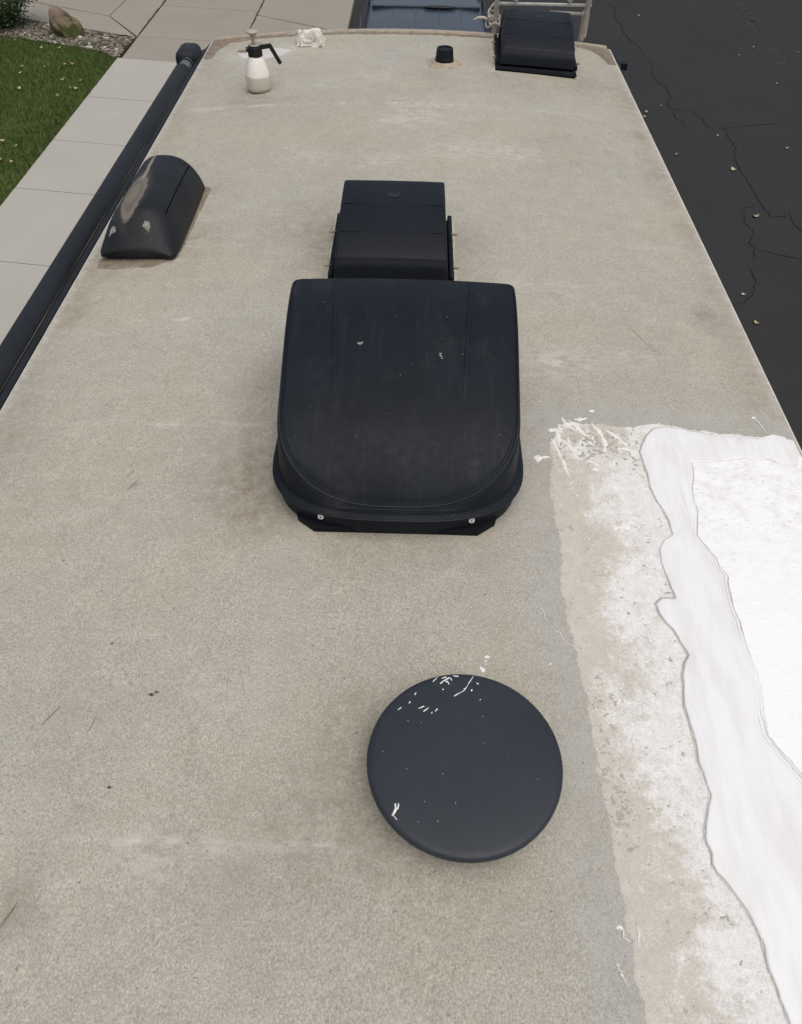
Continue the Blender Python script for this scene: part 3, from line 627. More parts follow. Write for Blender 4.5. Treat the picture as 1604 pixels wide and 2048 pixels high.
# gouges and blobs near the band
def blob_bm(bm, x, y, rr, z, seed, flat=.22, el=1):
    r = random.Random(seed); n = 12; a0 = r.uniform(0, 6.28); R = [rr*r.uniform(.7, 1.25) for _ in range(n)]; rings = []
    for f, hh in ((1, -.0006), (.93, rr*flat*.5), (.6, rr*flat*.95), (.25, rr*flat)):
        rings.append([(x+f*R[k]*math.cos(a0+6.283*k/n)*el, y+f*R[k]*math.sin(a0+6.283*k/n), z+min(hh, .004)) for k in range(n)])
    loft(bm, rings, caps=(False, True))
def flake(bm, a, b, w, r):
    """a flat dragged scrap of dried coating, about a millimetre thick"""
    n = 13; L = []; Rr = []; dx, dy = b[0]-a[0], b[1]-a[1]; q = math.hypot(dx, dy); nx_, ny_ = -dy/q, dx/q; bend = r.uniform(-.15, .15)*q
    for k in range(n):
        t = k/(n-1); o = bend*math.sin(math.pi*t); x, y = a[0]+dx*t+nx_*o, a[1]+dy*t+ny_*o
        e = math.sin(math.pi*min(.97, max(.04, t)))**.5; l, m_ = w*e*r.uniform(.3, 1.4), w*e*r.uniform(.3, 1.4)
        L.append((x+nx_*l, y+ny_*l)); Rr.append((x-nx_*m_, y-ny_*m_))
    rg = []
    for (lx, ly), (qx, qy) in zip(L, Rr):
        rg.append([(lx, ly, rz(lx, ly)-.0004), (lx*.75+qx*.25, ly*.75+qy*.25, rz(lx, ly)+.0019), (lx*.25+qx*.75, ly*.25+qy*.75, rz(qx, qy)+.0017), (qx, qy, rz(qx, qy)-.0004)])
    loft(bm, rg, closed=False, caps=(False, False))
bm = bmesh.new(); r = random.Random(4)
for i, (x, y, rr) in enumerate(DROPS): blob_bm(bm, x, y, rr*.75, rz(x, y), i, .12, el=r.choice((1, 1.5, .8)))
for a, b, w in (((1.119, 1.89), (1.145, 1.815), .0016), ((.47, 1.75), (.505, 1.585), .006), ((.42, 1.664), (.455, 1.672), .004), ((.60, 1.40), (.65, 1.43), .004), ((.65, 1.43), (.648, 1.46), .003), ((.44, 1.02), (.385, 1.09), .001), ((.385, 1.09), (.37, 1.15), .001), ((.451, .42), (.462, .395), .0016), ((.48, .429), (.483, .39), .002), ((.437, .359), (.447, .325), .0015), ((.50, .855), (.455, .86), .0013), ((.545, .80), (.538, .775), .0018), ((.59, .98), (.655, 1.02), .002), ((.51, 1.85), (.55, 1.79), .005), ((.53, 1.84), (.575, 1.77), .007), ((.60, 1.83), (.62, 1.70), .008), ((.52, 1.76), (.54, 1.66), .006), ((.64, 1.80), (.70, 1.72), .006), ((.66, 1.72), (.72, 1.70), .004), ((.49, 1.80), (.485, 1.72), .005), ((.56, 1.66), (.60, 1.635), .005), ((.55, 1.845), (.59, 1.852), .006)):
    if w >= .0029: flake(bm, a, b, w*1.25, r); continue
    n = 7; P = []
    for k in range(n):
        t = k/(n-1); x = a[0]+(b[0]-a[0])*t+r.uniform(-1, 1)*.004; y = a[1]+(b[1]-a[1])*t+r.uniform(-1, 1)*.004; P.append((x, y, rz(x, y)+.0009+w*.15))
    tube(bm, P, [w*(.35+.65*math.sin(3.14*min(.95, .1+k/(n-1)))) for k in range(n)], 6)
bobj('coating_splatter', bm, M_DROP, tr, smooth=True, kind='stuff', label='dried white drops and drips of coating')
# grit, seeds and scratches lying on the membrane
bm = bmesh.new(); r = random.Random(31); M_GRIT = simple('dark_grit', (.075, .062, .042), .9, .1, .4, 90)
for x, y, w in ((-.515, .868, .0045), (-.505, .874, .003), (-.55, .655, .003), (-.64, 1.0, .0025)): blob_bm(bm, x, y, w, rz(x, y), int(w*1e4), .3, 1.6)
for k in range(120):
    x, y = r.uniform(-1.1, .42), r.uniform(.28, 4.6); blob_bm(bm, x, y, r.uniform(.0007, .0019), rz(x, y), k, .3, r.choice((1, 1.6, .7)))
bobj('roof_grit', bm, M_GRIT, tr, smooth=True, kind='stuff')
M_SCR = simple('rubber_scratch', (.20, .175, .135), .9, .1, .3, 60)
for i, (a, b, w) in enumerate((((-.713, 1.545), (-.735, 1.50), .005), ((-.735, 1.58), (-.75, 1.55), .0035), ((-.71, .835), (-.735, .79), .0045), ((-.62, .82), (-.63, .775), .003), ((-.355, .93), (-.345, .865), .0013), ((-.33, .945), (-.305, .865), .0013), ((-.31, .95), (-.305, .92), .001), ((-.66, .435), (-.69, .36), .007), ((-.16, 2.42), (-.12, 2.39), .002), ((.80, 2.38), (.87, 2.22), .0035))):
    o = ribbon('scratch', [a, b], w, 0, M_SCR, None, .0012, 300+i)
    for v in o.data.vertices: v.co.z = rz(v.co.x, v.co.y)+.0007
    o.parent = tr; o.data.transform(Matrix.Translation(-base_of(tr)))
SPOT = [(-1.03, 5.09), (-.93, 5.17), (-.80, 5.14), (-.70, 5.08), (-.76, 4.99), (-.86, 4.95), (-.98, 5.0)]
patch('coating_spot', SPOT, .005, lambda X, Y, s: np.where(s+.01*fbm(X, Y, 12, 3, 55) > 0, .0012, -.002), simple('greyed_coating', (.50, .485, .45), .7, .2, .12, 9), tr, label='pale dried patch of white coating near the roof end')

# ================================================================== equipment on the roof
M_BOLT = simple('pale_screw_cap', (.5, .49, .45), .5, .3, .2, 60)
M_RUST = simple('dirty_screw_metal', (.30, .25, .19), .6, .4, .4, 120)

# --- air conditioner
ACX, AW, YBK, YS, YFR = .016, .341, 2.128, 1.60, 1.344
acz = rz(ACX, 1.75)
ac = empty('air_conditioner', (ACX, 1.75, acz), label='large black rounded rooftop air conditioner in the middle of the roof', category='air conditioner')
def ac_outline():
    P = [(AW, y) for y in np.linspace(YBK-.024, YS, 14)]
    L = YS-YFR
    for k in range(1, 60):
        a = math.pi*k/60; cx, sx = math.cos(a), math.sin(a); P.append((AW*abs(cx)**(2/2.9)*(1 if cx > 0 else -1), YS-L*sx**(2/2.9)))
    P += [(-AW, y) for y in np.linspace(YS, YBK-.024, 14)]
    P += [(-AW+.024-.024*math.cos(a), YBK-.024+.024*math.sin(a)) for a in np.linspace(.25, 1.57, 5)]
    P += [(x, YBK) for x in np.linspace(-AW+.035, AW-.035, 21)]
    P += [(AW-.024+.024*math.sin(a), YBK-.024+.024*math.cos(a)) for a in np.linspace(0, 1.35, 5)]
    return P
OUT = ac_outline(); YM = 1.75
def ac_top(x, y):
    t = max(0, min(1, (2.06-y)/.72)); v = .306-.150*t**2.0-.125*t**9-.010*(x/AW)**2-.004*max(0, (y-2.06)/.06)**2; return max(v, .0795)+.0004*min(1, max(0, v-.08))
def ac_ring(d, zf):
    out = []
    for x, y in OUT:
        k_ = .8*float(smooth01(1.5, 2.1, y))*min(d, .022); xx = x*(1-(d-k_)/AW); yy = YM+(y-YM)*(1-(d-.8*k_)/.39); out.append((ACX+xx, yy, acz+zf(xx, yy)))
    return out
def mixz(f, off=0): return lambda x, y: .082+(ac_top(x, y)-.082)*f+off
K = lambda v: (lambda x, y: v)
rings = [ac_ring(.011, K(.002)), ac_ring(.0095, K(.008)), ac_ring(.0075, K(.040)), ac_ring(.0075, K(.0425)), ac_ring(.0045, K(.0435)), ac_ring(.0035, K(.060)), ac_ring(0, K(.0615)), ac_ring(-.0015, K(.065)), ac_ring(0, K(.069)), ac_ring(.006, K(.0715)), ac_ring(.0135, K(.073)), ac_ring(.0150, K(.078))]
for d, f in ((.017, .30), (.019, .60), (.0205, .80)): rings.append(ac_ring(d, mixz(f)))
for d, f, o in ((.0215, .90, 0), (.0235, .955, 0), (.027, .985, 0), (.031, .992, 0), (.0325, .992, -.0022), (.0365, .994, -.0022), (.038, .997, 0), (.048, 1, 0), (.065, 1, 0), (.09, 1, 0), (.13, 1, 0), (.18, 1, 0), (.23, 1, 0), (.28, 1, 0), (.32, 1, 0)): rings.append(ac_ring(d, mixz(f, o)))
shroud = bobj('shroud', loft(bmesh.new(), rings, caps=(False, True)), M_SHROUD, ac, sharp=32)
M_BEAD = black_plastic('polished_edge_plastic', .009, .016, .2, .40, dust=.2, spec=.25)
def ac_bead(d, zf, rr_, y_max):
    pts = [p for p in ac_ring(d, zf)[:87] if p[1] < y_max]
    return tube(bmesh.new(), pts, rr_, 6)
bobj('edge_bead', ac_bead(.0275, mixz(.988, -.0008), .0030, 2.09), M_BEAD, shroud, smooth=True)
bobj('rim_bead', ac_bead(-.0012, K(.0655), .0030, 2.10), M_BEAD, shroud, smooth=True)
for s in (-1, 1):                                   # step where the middle panel meets the side panels
    rr = []
    for y in np.linspace(2.088, 1.62, 26):
        f = min(1, (y-1.62)/.12); x0 = s*(.172+.032*(y-1.62)/.48); w = .0035
        z = acz+ac_top(x0, y); h = .0046*f**.7
        rr.append([(ACX+x0-s*.012, y, z-.002), (ACX+x0-s*.003, y, z+h), (ACX+x0+s*w, y, z+h*.8), (ACX+x0+s*(w+.0015), y, z-.002)])
    bobj('step_ridge', loft(bmesh.new(), rr), M_SHROUD, shroud, smooth=False)
pan = [(-.215, 1.357), (.215, 1.357), (.262, 1.395), (.31, 1.55), (.31, 2.09), (-.31, 2.09), (-.31, 1.55), (-.262, 1.395)]
bobj('base_pan', prism(bmesh.new(), [(ACX+x, y) for x, y in pan], acz-.004, acz+.020), M_DARK, ac, bevel=.004)
for x in (-.196, .196):
    b = bobj('screw', cyl(bmesh.new(), (ACX+x, 1.3730, acz+.0515), (ACX+x, 1.3610, acz+.0525), .0088, .0078, 16), M_BOLT, ac)
    bobj('screw_head', cyl(bmesh.new(), (ACX+x, 1.3612, acz+.0525), (ACX+x, 1.3602, acz+.0526), .0022, n=8), M_DARK, b)
bm = bmesh.new(); r = random.Random(77)             # droppings and paint flecks stuck on the shroud
for x, y, s in ((-.115, 1.80, .006), (-.108, 1.803, .004), (.108, 1.768, .004), (.109, 1.760, .0035), (.112, 1.752, .003)): blob_bm(bm, ACX+x, y, s, acz+ac_top(x, y)+.0004, int(s*1e4), .12)
for k in range(42):
    x, y = r.uniform(-.27, .27), r.uniform(1.45, 2.08); blob_bm(bm, ACX+x, y, r.uniform(.0005, .0013), acz+ac_top(x, y)+.0004, k, .12)
bobj('fleck', bm, simple('dried_fleck', (.24, .225, .19), .8, .1, .4, 90), shroud, kind='stuff')

# --- roof vent hoods
HX = -.035
hz = rz(HX, 2.75)
hood = empty('roof_vent_hood', (HX, 2.54, hz), label='black box shaped roof vent hood directly behind the air conditioner', category='roof vent', group='tall roof vent hoods')
KEY = [(2.528, .028), (2.531, .060), (2.540, .096), (2.552, .108), (2.60, .1335), (2.66, .1575), (2.72, .174), (2.80, .1895), (2.88, .1985), (2.95, .2015)]
ky_ = np.array([k[0] for k in KEY]); kz_ = np.array([k[1] for k in KEY]); PROF = []
tt = np.linspace(0, 1, 60)
cum = np.r_[0, np.cumsum(np.hypot(np.diff(ky_), np.diff(kz_)))]; cum /= cum[-1]
sm = lambda a: np.convolve(np.pad(np.interp(tt, cum, a), 3, mode='edge'), np.ones(7)/7, 'valid')
for y, z in zip(sm(ky_), sm(kz_)): PROF.append((float(y), float(z)))
for yl in (2.5515,):                    # shallow laps between the moulded panels
    dp = 1 if yl < 2.6 else .3; zl = float(np.interp(yl, [p[0] for p in PROF], [p[1] for p in PROF])); PROF += [(yl-.0006, zl+.0009*dp), (yl+.0006, zl-.0007*dp), (yl+.0035, zl-.0002*dp)]
PROF = sorted(PROF)+[(2.972, .1995), (2.984, .192), (2.990, .178), (2.996, .03)]
rr = []
for y, z in PROF:
    hw = .211-.016*min(1, z/.2)-.004*(y-2.53); zz = hz+z
    e = min(.009, max(.001, z-.03))
    half = [(hw+.002, hz+.026), (hw, zz-e), (hw-.0018, zz-e*.4), (hw-.006, zz-e*.1), (hw-.014, zz), (hw*.6, zz+.001), (hw*.2, zz+.0015)]
    rr.append([(HX+a, y, b) for a, b in half]+[(HX-a, y, b) for a, b in half[::-1]])
shell = bobj('hood_shell', loft(bmesh.new(), rr, closed=False, caps=(False, False)), M_HOOD, hood, sharp=28)
for yl in (2.655, 2.80):                            # faint moulded lines across the panel
    zl = float(np.interp(yl, [p[0] for p in PROF], [p[1] for p in PROF])); hw = .211-.016*min(1, zl/.2)-.004*(yl-2.53)-.012
    bobj('panel_line', tube(bmesh.new(), [(HX+x*hw, yl, hz+zl+.0014) for x in np.linspace(-1, 1, 9)], .0014, 6), M_HOOD, shell, smooth=True)
bm = box(bmesh.new(), HX-.222, HX+.222, 2.508, 3.02, hz-.003, hz+.024); bobj('base_flange', bm, M_DARK, hood, bevel=.006)
bm = bmesh.new(); tube(bm, [(HX-.2235, 2.5075, hz+.010), (HX+.2235, 2.5075, hz+.010), (HX+.2235, 3.02, hz+.010), (HX-.2235, 3.02, hz+.010)], .006, 6, True)
bobj('flange_lip', bm, M_DARK, hood, smooth=True)
for s in (-1, 1):
    bk = bobj('bracket', box(bmesh.new(), *sorted((HX+s*.213, HX+s*.230)), 2.55, 3.02, hz+.022, hz+.044), M_DARK, hood, bevel=.004)
    for yy in (2.62, 2.87):
        bobj('bolt', cyl(bmesh.new(), (HX+s*.22, yy, hz+.04), (HX+s*.250, yy, hz+.041), .0040, n=8), M_RUST, bk)
        bobj('nut', cyl(bmesh.new(), (HX+s*.235, yy, hz+.041), (HX+s*.243, yy, hz+.041), .0080, n=6), M_RUST, bk)
bm = bmesh.new(); ez = hz+.1965
tube(bm, [(HX+.002+.021*math.cos(a), 2.865+.016*math.sin(a), ez+.001) for a in np.linspace(0, 6.283, 24, endpoint=False)], .0022, 6, True)
for k in range(3): tube(bm, [(HX-.012+.010*k, 2.856, ez+.0005), (HX-.004+.010*k, 2.873, ez+.002)], .0018, 6)
bobj('emblem', bm, simple('worn_emblem', (.03, .032, .035), .4, .3), shell, smooth=True)
bm = bmesh.new()
for k in range(7):
    for j in range(2): bar(bm, (HX-.016+.0065*k+r.uniform(-.001, .001), 2.5345+.003*j, hz+.058+.017*j), (HX-.014+.0065*k, 2.537+.003*j, hz+.069+.017*j), .0022, .0022)
bobj('worn_lettering', bm, simple('worn_print', (.13, .13, .125), .7), shell)
M_LAPPALE = simple('pale_lap_sealant', (.40, .365, .295), .75, .2, .25, 30, bump=.4)
def hood_seal(name, cx, cy0, cy1, w, par, seed):
    poly = [(cx-w, cy0), (cx+w, cy0), (cx+w, cy1), (cx-w, cy1)]
    patch(name, poly, .005, lambda X, Y, s: np.where(s+.009*fbm(X, Y, 22, 4, seed) > 0, .0045*np.sqrt(np.clip((s+.009*fbm(X, Y, 22, 4, seed))/.015, 0, 1))+.001*fbm(X, Y, 50, 3, seed+4), -.002), M_LAPPALE, par)
def copy_tree(o, parent=None):
    c = o.copy(); col.objects.link(c)
    if parent is not None: c.parent = parent
    for ch in [x for x in list(bpy.data.objects) if x.parent == o]: copy_tree(ch, c)
    return c
hood2 = copy_tree(hood); hood2.location = (.705, 4.80, rz(.705, 5.0)-.002)
hood2.scale = (1, 1, .97); hood2.rotation_euler = (0, math.radians(2.5), math.radians(-2.5))
hood_seal('lap_sealant', HX, 2.494, 3.035, .243, hood, 401)
hs = empty('tmp', (0, 0, 0)); hood_seal('lap_sealant', .705, 4.775, 5.30, .24, hs, 411)
bpy.context.view_layer.update(); sl = [c for c in bpy.data.objects if c.parent == hs][0]; sl.parent = None; bpy.data.objects.remove(hs)
sl.parent = hood2; sl.matrix_parent_inverse = hood2.matrix_world.inverted()
hood2['label'] = 'black ribbed roof vent hood at the far end beside the ladder'

# --- low domed vent cover beside the awning
FX, fz = -1.013, rz(-1.0, 3.0)
fv = empty('vent_cover', (FX, 3.0, fz), label='low domed black vent cover with a tan worn patch beside the awning', category='vent cover')
m = Mat('faded_vent_plastic', .48, .2)
sx = m.n('ShaderNodeSeparateXYZ'); m.set(sx.inputs[0], m.co)
wobn = m.ramp(m.noise(16, 5, .65), .2, .8, -.5, .5)
def ell(cx, cy, ax, ay, k=0.):
    dx = m.math('MULTIPLY', m.math('SUBTRACT', m.math('ADD', sx.outputs[0], m.math('MULTIPLY', sx.outputs[1], k)), cx), 1/ax)
    dy = m.math('MULTIPLY', m.math('SUBTRACT', sx.outputs[1], cy), 1/ay)
    return m.math('ADD', m.math('SQRT', m.math('ADD', m.math('MULTIPLY', dx, dx), m.math('MULTIPLY', dy, dy))), m.math('MULTIPLY', wobn, .5))
c = m.mix(m.ramp(m.noise(7, 4), .35, .7), (.0085, .0095, .0112), (.016, .0168, .019))
halo = m.ramp(ell(-.052, .0, .062, .22), 1.1, .35, 0, .75); c = m.mix(halo, c, (.075, .066, .052))
core = m.ramp(ell(-.048, -.02, .036, .14, .02), 1.1, .45, 0, .95); c = m.mix(core, c, m.mix(m.ramp(m.noise(60, 5, .7), .3, .7), (.215, .182, .132), (.115, .095, .068)))
rimv = m.math('MULTIPLY', m.ramp(ell(-.046, -.02, .038, .15, .02), 1.2, .95), m.ramp(ell(-.046, -.02, .038, .15, .02), .7, .95)); c = m.mix(m.math('MULTIPLY', rimv, .45), c, (.30, .27, .215))
tail = m.ramp(ell(-.040, .20, .010, .13), 1.1, .6, 0, .7); c = m.mix(tail, c, (.27, .24, .18))
c = m.mix(m.ramp(m.noise(80, 2), .70, .75, 0, .5), c, (.16, .14, .11)); m.bump(m.noise(300, 2), .12, .001)
M_FRIDGE = m.out(c)
NS = 49
CY = [2.722, 2.728, 2.745, 2.77, 2.80, 2.83, 2.855, 2.88, 2.92, 3.0, 3.15, 3.25, 3.31]
CH = [.130, .138, .145, .148, .1495, .150, .150, .150, .150, .150, .150, .149, .147]
CT = [.044, .056, .070, .092, .117, .138, .150, .156, .159, .161, .161, .160, .159]
def cover_z(x, y):
    hw = float(np.interp(y, CY, CH)); zt = float(np.interp(y, CY, CT)); u = min(1, abs(x)/hw)
    z = .026+(zt-.026)*(1-u**2.5)**.72
    e = ((x+.052)/.066)**2+((y-3.0)/.20)**2
    return z-.0045*float(smooth01(1.12, .92, e))
ys = [2.722, 2.724, 2.728, 2.735, 2.745]+list(np.linspace(2.757, 2.87, 11))+list(np.linspace(2.885, 3.305, 34))+[3.309, 3.312]
rr = []
for y in ys:
    hw = float(np.interp(y, CY, CH)); row = [(FX-hw, y, fz+.016)]
    for k in range(NS):
        u = math.sin(math.pi/2*(-1+2*k/(NS-1))); row.append((FX+u*hw, y, fz+cover_z(u*hw, y)))
    row.append((FX+hw, y, fz+.016)); rr.append(row)
rr = [[(x, y+.004, fz+.016) for x, y, z in rr[0]]]+rr+[[(x, y+.001, fz+.016) for x, y, z in rr[-1]]]
cover = bobj('cover_shell', loft(bmesh.new(), rr, closed=False, caps=(False, False)), M_FRIDGE, fv, sharp=38)
bm = bmesh.new(); tube(bm, [(FX+.098+.004*(y-3), y, fz+cover_z(.098+.004*(y-3), y)-.0004) for y in np.linspace(2.86, 3.308, 24)], [.0006]+[.0022]*22+[.002], 6)
bobj('seam_groove', bm, simple('groove_black', (.002, .002, .002), .9, .03), cover, smooth=True)
bm = bmesh.new(); prism(bm, [(FX-.128, 2.752), (FX+.128, 2.752), (FX+.13, 3.29), (FX-.13, 3.29)], fz-.004, fz+.030); bobj('base_frame', bm, M_DARK, fv, bevel=.005)
M_DAB = simple('grey_sealant_dab', (.20, .19, .17), .7, .3, .4, 90)
for i, (x, y, s) in enumerate(((-.092, 2.792, 1), (.040, 2.795, 1.15))):
    z = cover_z(x, y); e_ = .004
    nrm = Vector((-(cover_z(x+e_, y)-cover_z(x-e_, y))/(2*e_), -(cover_z(x, y+e_)-cover_z(x, y-e_))/(2*e_), 1)).normalized(); p = Vector((FX+x, y, fz+z))
    tdn = (Vector((0, 0, -1))-nrm*Vector((0, 0, -1)).dot(nrm)).normalized(); sd_ = nrm.cross(tdn)
    bm = bmesh.new(); r = random.Random(i+2); R_1 = [.0135*s*r.uniform(.75, 1.25) for _ in range(14)]
    loft(bm, [[p+nrm*h+(sd_*math.cos(6.283*k/14)+tdn*math.sin(6.283*k/14)*1.15)*R_1[k]*f for k in range(14)] for f, h in ((1, -.002), (.95, .0015), (.7, .003), (.4, .0022))], caps=(False, True))
    g_ = bobj('screw_sealant', bm, M_DAB, fv, smooth=True)
    bobj('screw', cyl(bmesh.new(), p+nrm*.001, p+nrm*.005, .006, .005, 10), M_RUST, g_)
    bm = bmesh.new(); tube(bm, [p+nrm*.001+tdn*.010+sd_*.003, p+nrm*.001+tdn*.020+sd_*.006*(1 if i else -.3), p+nrm*.0005+tdn*.031+sd_*.003], [.005, .0038, .0010], 6); bobj('drip', bm, M_DAB, g_, smooth=True)
FSEAL = [(-1.165, 2.690), (-1.10, 2.676), (-1.03, 2.682), (-.95, 2.686), (-.885, 2.74), (-.858, 2.85), (-.852, 3.0), (-.846, 3.2), (-.840, 3.33), (-.90, 3.36), (-1.12, 3.36), (-1.16, 3.3)]
patch('lap_sealant', FSEAL, .005, lambda X, Y, s: np.where(s+.006*fbm(X, Y, 30, 3, 64) > 0, .006*np.sqrt(np.clip((s+.006*fbm(X, Y, 30, 3, 64))/.02, 0, 1))+.0015*fbm(X, Y, 50, 3, 65), -.002), M_LAP, fv)

# --- round antenna
DX, DY, dz = .169, .690, rz(.17, .69)
an = empty('roof_antenna', (DX, DY, dz), label='round black disc antenna standing on the roof nearest the camera', category='antenna')
bm = lathe(bmesh.new(), [(.150, .074), (.186, .074), (.1905, .0765), (.1930, .081), (.1935, .086), (.1930, .0905), (.1912, .0945), (.1880, .0968), (.183, .0982), (.175, .0992), (.14, .1008), (.09, .1018), (.04, .102), (.004, .1022)], DX, DY, 128)
for v in bm.verts: v.co.z += dz
disc = bobj('disc', bm, M_DISC, an, smooth=True)
bm = lathe(bmesh.new(), [(.115, -.003), (.115, .012), (.088, .018), (.075, .05), (.075, .080)], DX, DY, 48)
for v in bm.verts: v.co.z += dz
bobj('base', bm, M_DARK, an, smooth=False)
bm = bmesh.new(); r = random.Random(12)
def dtop(x, y):
    q = math.hypot(x-DX, y-DY); return dz+float(np.interp(q, [0, .04, .09, .14, .175, .183, .188, .1912, .1930], [.1022, .102, .1018, .1008, .0992, .0982, .0968, .0945, .0905]))
def dline(pts, w):
    P = [];
    for (a, b), (c2, d2) in zip(pts, pts[1:]):
        for t in (0, .33, .66): P.append((a+(c2-a)*t, b+(d2-b)*t))
    P.append(pts[-1]); tube(bm, [(DX+x+r.uniform(-1, 1)*.0006, DY+y+r.uniform(-1, 1)*.0006, dtop(DX+x, DY+y)+w*.3) for x, y in P], [w*r.uniform(.5, 1.1) for _ in P], 5)
# offsets in metres from the disc centre
for pts, w in (([(.024, .185), (.012, .163), (.003, .148), (-.018, .134)], .0012), ([(-.062, .168), (-.052, .182)], .0012), ([(-.047, .164), (-.038, .172), (-.026, .18), (-.022, .172)], .0020), ([(-.038, .172), (-.030, .168), (-.028, .162)], .0018), ([(-.044, .178), (-.034, .18)], .0015), ([(-.02, .185), (-.008, .183)], .0015),
               ([(-.135, .100), (-.127, .106)], .0013), ([(-.092, .104), (-.081, .109)], .0013), ([(-.082, .097), (-.072, .106)], .0013), ([(-.058, .098), (-.053, .104)], .0016), ([(-.112, .116), (-.109, .120)], .0015), ([(-.100, .136), (-.097, .142)], .0015), ([(.030, .168), (.034, .165)], .0014), ([(-.066, .093), (-.064, .096)], .0014),
               ([(-.139, -.118), (-.133, -.106), (-.134, -.096)], .0030), ([(-.136, -.112), (-.129, -.103), (-.128, -.094)], .0018), ([(-.136, -.118), (-.131, -.124)], .0016)): dline(pts, w)
for k in range(15):
    a, q = r.uniform(0, 6.28), .175*math.sqrt(r.random()); x, y = DX+q*math.cos(a), DY+q*math.sin(a); blob_bm(bm, x, y, r.uniform(.0004, .0008), dtop(x, y)+.0002, k, .15)
for x, y, s in ((.004, .152, .0022), (.019, .150, .0024), (-.041, .150, .002), (.036, .128, .0014)): blob_bm(bm, DX+x, DY+y, s, dtop(DX+x, DY+y)+.0003, int(s*1e5), .2)
bobj('coating_splatter', bm, M_DROP, disc, smooth=True, kind='stuff', label='thin white splatter of roof coating')

# --- plumbing vent pipe
px_, py_ = .194, 4.855; pz = rz(px_, py_)
pv = empty('plumbing_vent', (px_, py_, pz), label='short black plumbing vent pipe cap set in a ring of old sealant', category='vent pipe')
bm = lathe(bmesh.new(), [(.050, .0), (.050, .022), (.0515, .023), (.0515, .028), (.0495, .030), (.046, .072), (.044, .076), (.036, .0765), (.034, .070), (.002, .069)], px_, py_, 40)
for v in bm.verts: v.co.z += pz
bobj('cap', bm, black_plastic('vent_cap_plastic', .008, .013, .2, .5, dust=.2), pv, smooth=False)
ring = [(px_-.005+(.100+.008*math.sin(3*a+1))*math.cos(a), py_-.016+(.092+.008*math.sin(2*a))*math.sin(a)) for a in np.linspace(0, 6.283, 24, endpoint=False)]
patch('lap_sealant', ring, .004, lambda X, Y, s: np.where(s > 0, .004+.010*np.exp(-((np.hypot(X-px_, Y-py_)-.06)/.012)**2)+.002*fbm(X, Y, 40, 3, 81), -.002), simple('tan_lap_sealant', (.315, .272, .20), .7, .25, .3, 40), pv)

# --- pump sprayer
SX, SY = -.795, 4.455; sz = rz(SX, SY)
sp = empty('pump_sprayer', (SX, SY, sz), label='white plastic pump sprayer bottle with black handle standing on the roof', category='sprayer')
m = Mat('milky_bottle', .35, .4); sx = m.n('ShaderNodeSeparateXYZ'); m.set(sx.inputs[0], m.co)
c = m.mix(m.ramp(m.math('ADD', sx.outputs[2], m.ramp(m.noise(12, 3), .3, .7, -.003, .003)), .074, .080), (.52, .475, .39), (.76, .715, .64))
c = m.mix(m.ramp(m.noise(40, 3), .64, .72, 0, .5), c, (.40, .38, .34)); c = m.mix(m.math('MULTIPLY', m.ramp(sx.outputs[2], .02, .006), .6), c, (.16, .17, .06))
m.b.inputs['Subsurface Weight'].default_value = .15; m.b.inputs['Subsurface Radius'].default_value = (.02, .018, .015); M_BOT = m.out(c)
bm = lathe(bmesh.new(), [(.045, .0), (.056, .004), (.0605, .014), (.0625, .03), (.063, .05), (.0625, .072), (.0600, .088), (.0545, .112), (.0455, .14), (.0365, .162), (.031, .172), (.029, .178)], SX, SY, 48, sq=.35, rot=.5)
for v in bm.verts: v.co.z += sz
bobj('bottle', bm, M_BOT, sp, smooth=True)
M_HANDLE = simple('black_handle_plastic', (.008, .008, .008), .4, .4, .1)
M_TAN = simple('tan_nozzle_plastic', (.36, .325, .25), .5, .35, .15)
bm = lathe(bmesh.new(), [(.036, .166), (.0375, .170), (.036, .205), (.034, .212), (.012, .214)], SX, SY, 32)
for v in bm.verts: v.co.z += sz
col_ = bobj('collar', bm, M_HANDLE, sp)
bm = bmesh.new()
bar(bm, (SX, SY+.004, sz+.203), (SX+.078, SY+.030, sz+.207), .024, .022); bar(bm, (SX+.070, SY+.027, sz+.214), (SX+.118, SY+.045, sz+.118), .022, .020)
bobj('handle', bm, M_HANDLE, sp, bevel=.004)
bm = bmesh.new(); bar(bm, (SX-.022, SY-.004, sz+.217), (SX+.080, SY+.030, sz+.222), .030, .005); cyl(bm, (SX, SY, sz+.214), (SX, SY, sz+.219), .028, n=20)
bobj('top_plate', bm, M_TAN, sp, bevel=.0015)
bm = lathe(bmesh.new(), [(.010, .212), (.009, .235), (.010, .25), (.016, .262), (.030, .272), (.034, .276), (.033, .281), (.004, .283)], SX-.004, SY, 28)
for v in bm.verts: v.co.z += sz
bobj('pump_knob', bm, M_TAN, sp, smooth=True)
bm = bmesh.new(); d = Vector((-.9, -.12, -.02)); a = Vector((SX, SY, sz+.196))
cyl(bm, a+d*.03, a+d*.052, .012, n=16); nz = bobj('nozzle_neck', bm, M_HANDLE, sp)
bm = bmesh.new(); cyl(bm, a+d*.050, a+d*.064, .012, .014, 16); cyl(bm, a+d*.064, a+d*.072, .010, n=16); cyl(bm, a+d*.072, a+d*.090, .0135, .011, 16); cyl(bm, a+d*.090, a+d*.096, .007, n=12)
bobj('nozzle', bm, M_TAN, sp)

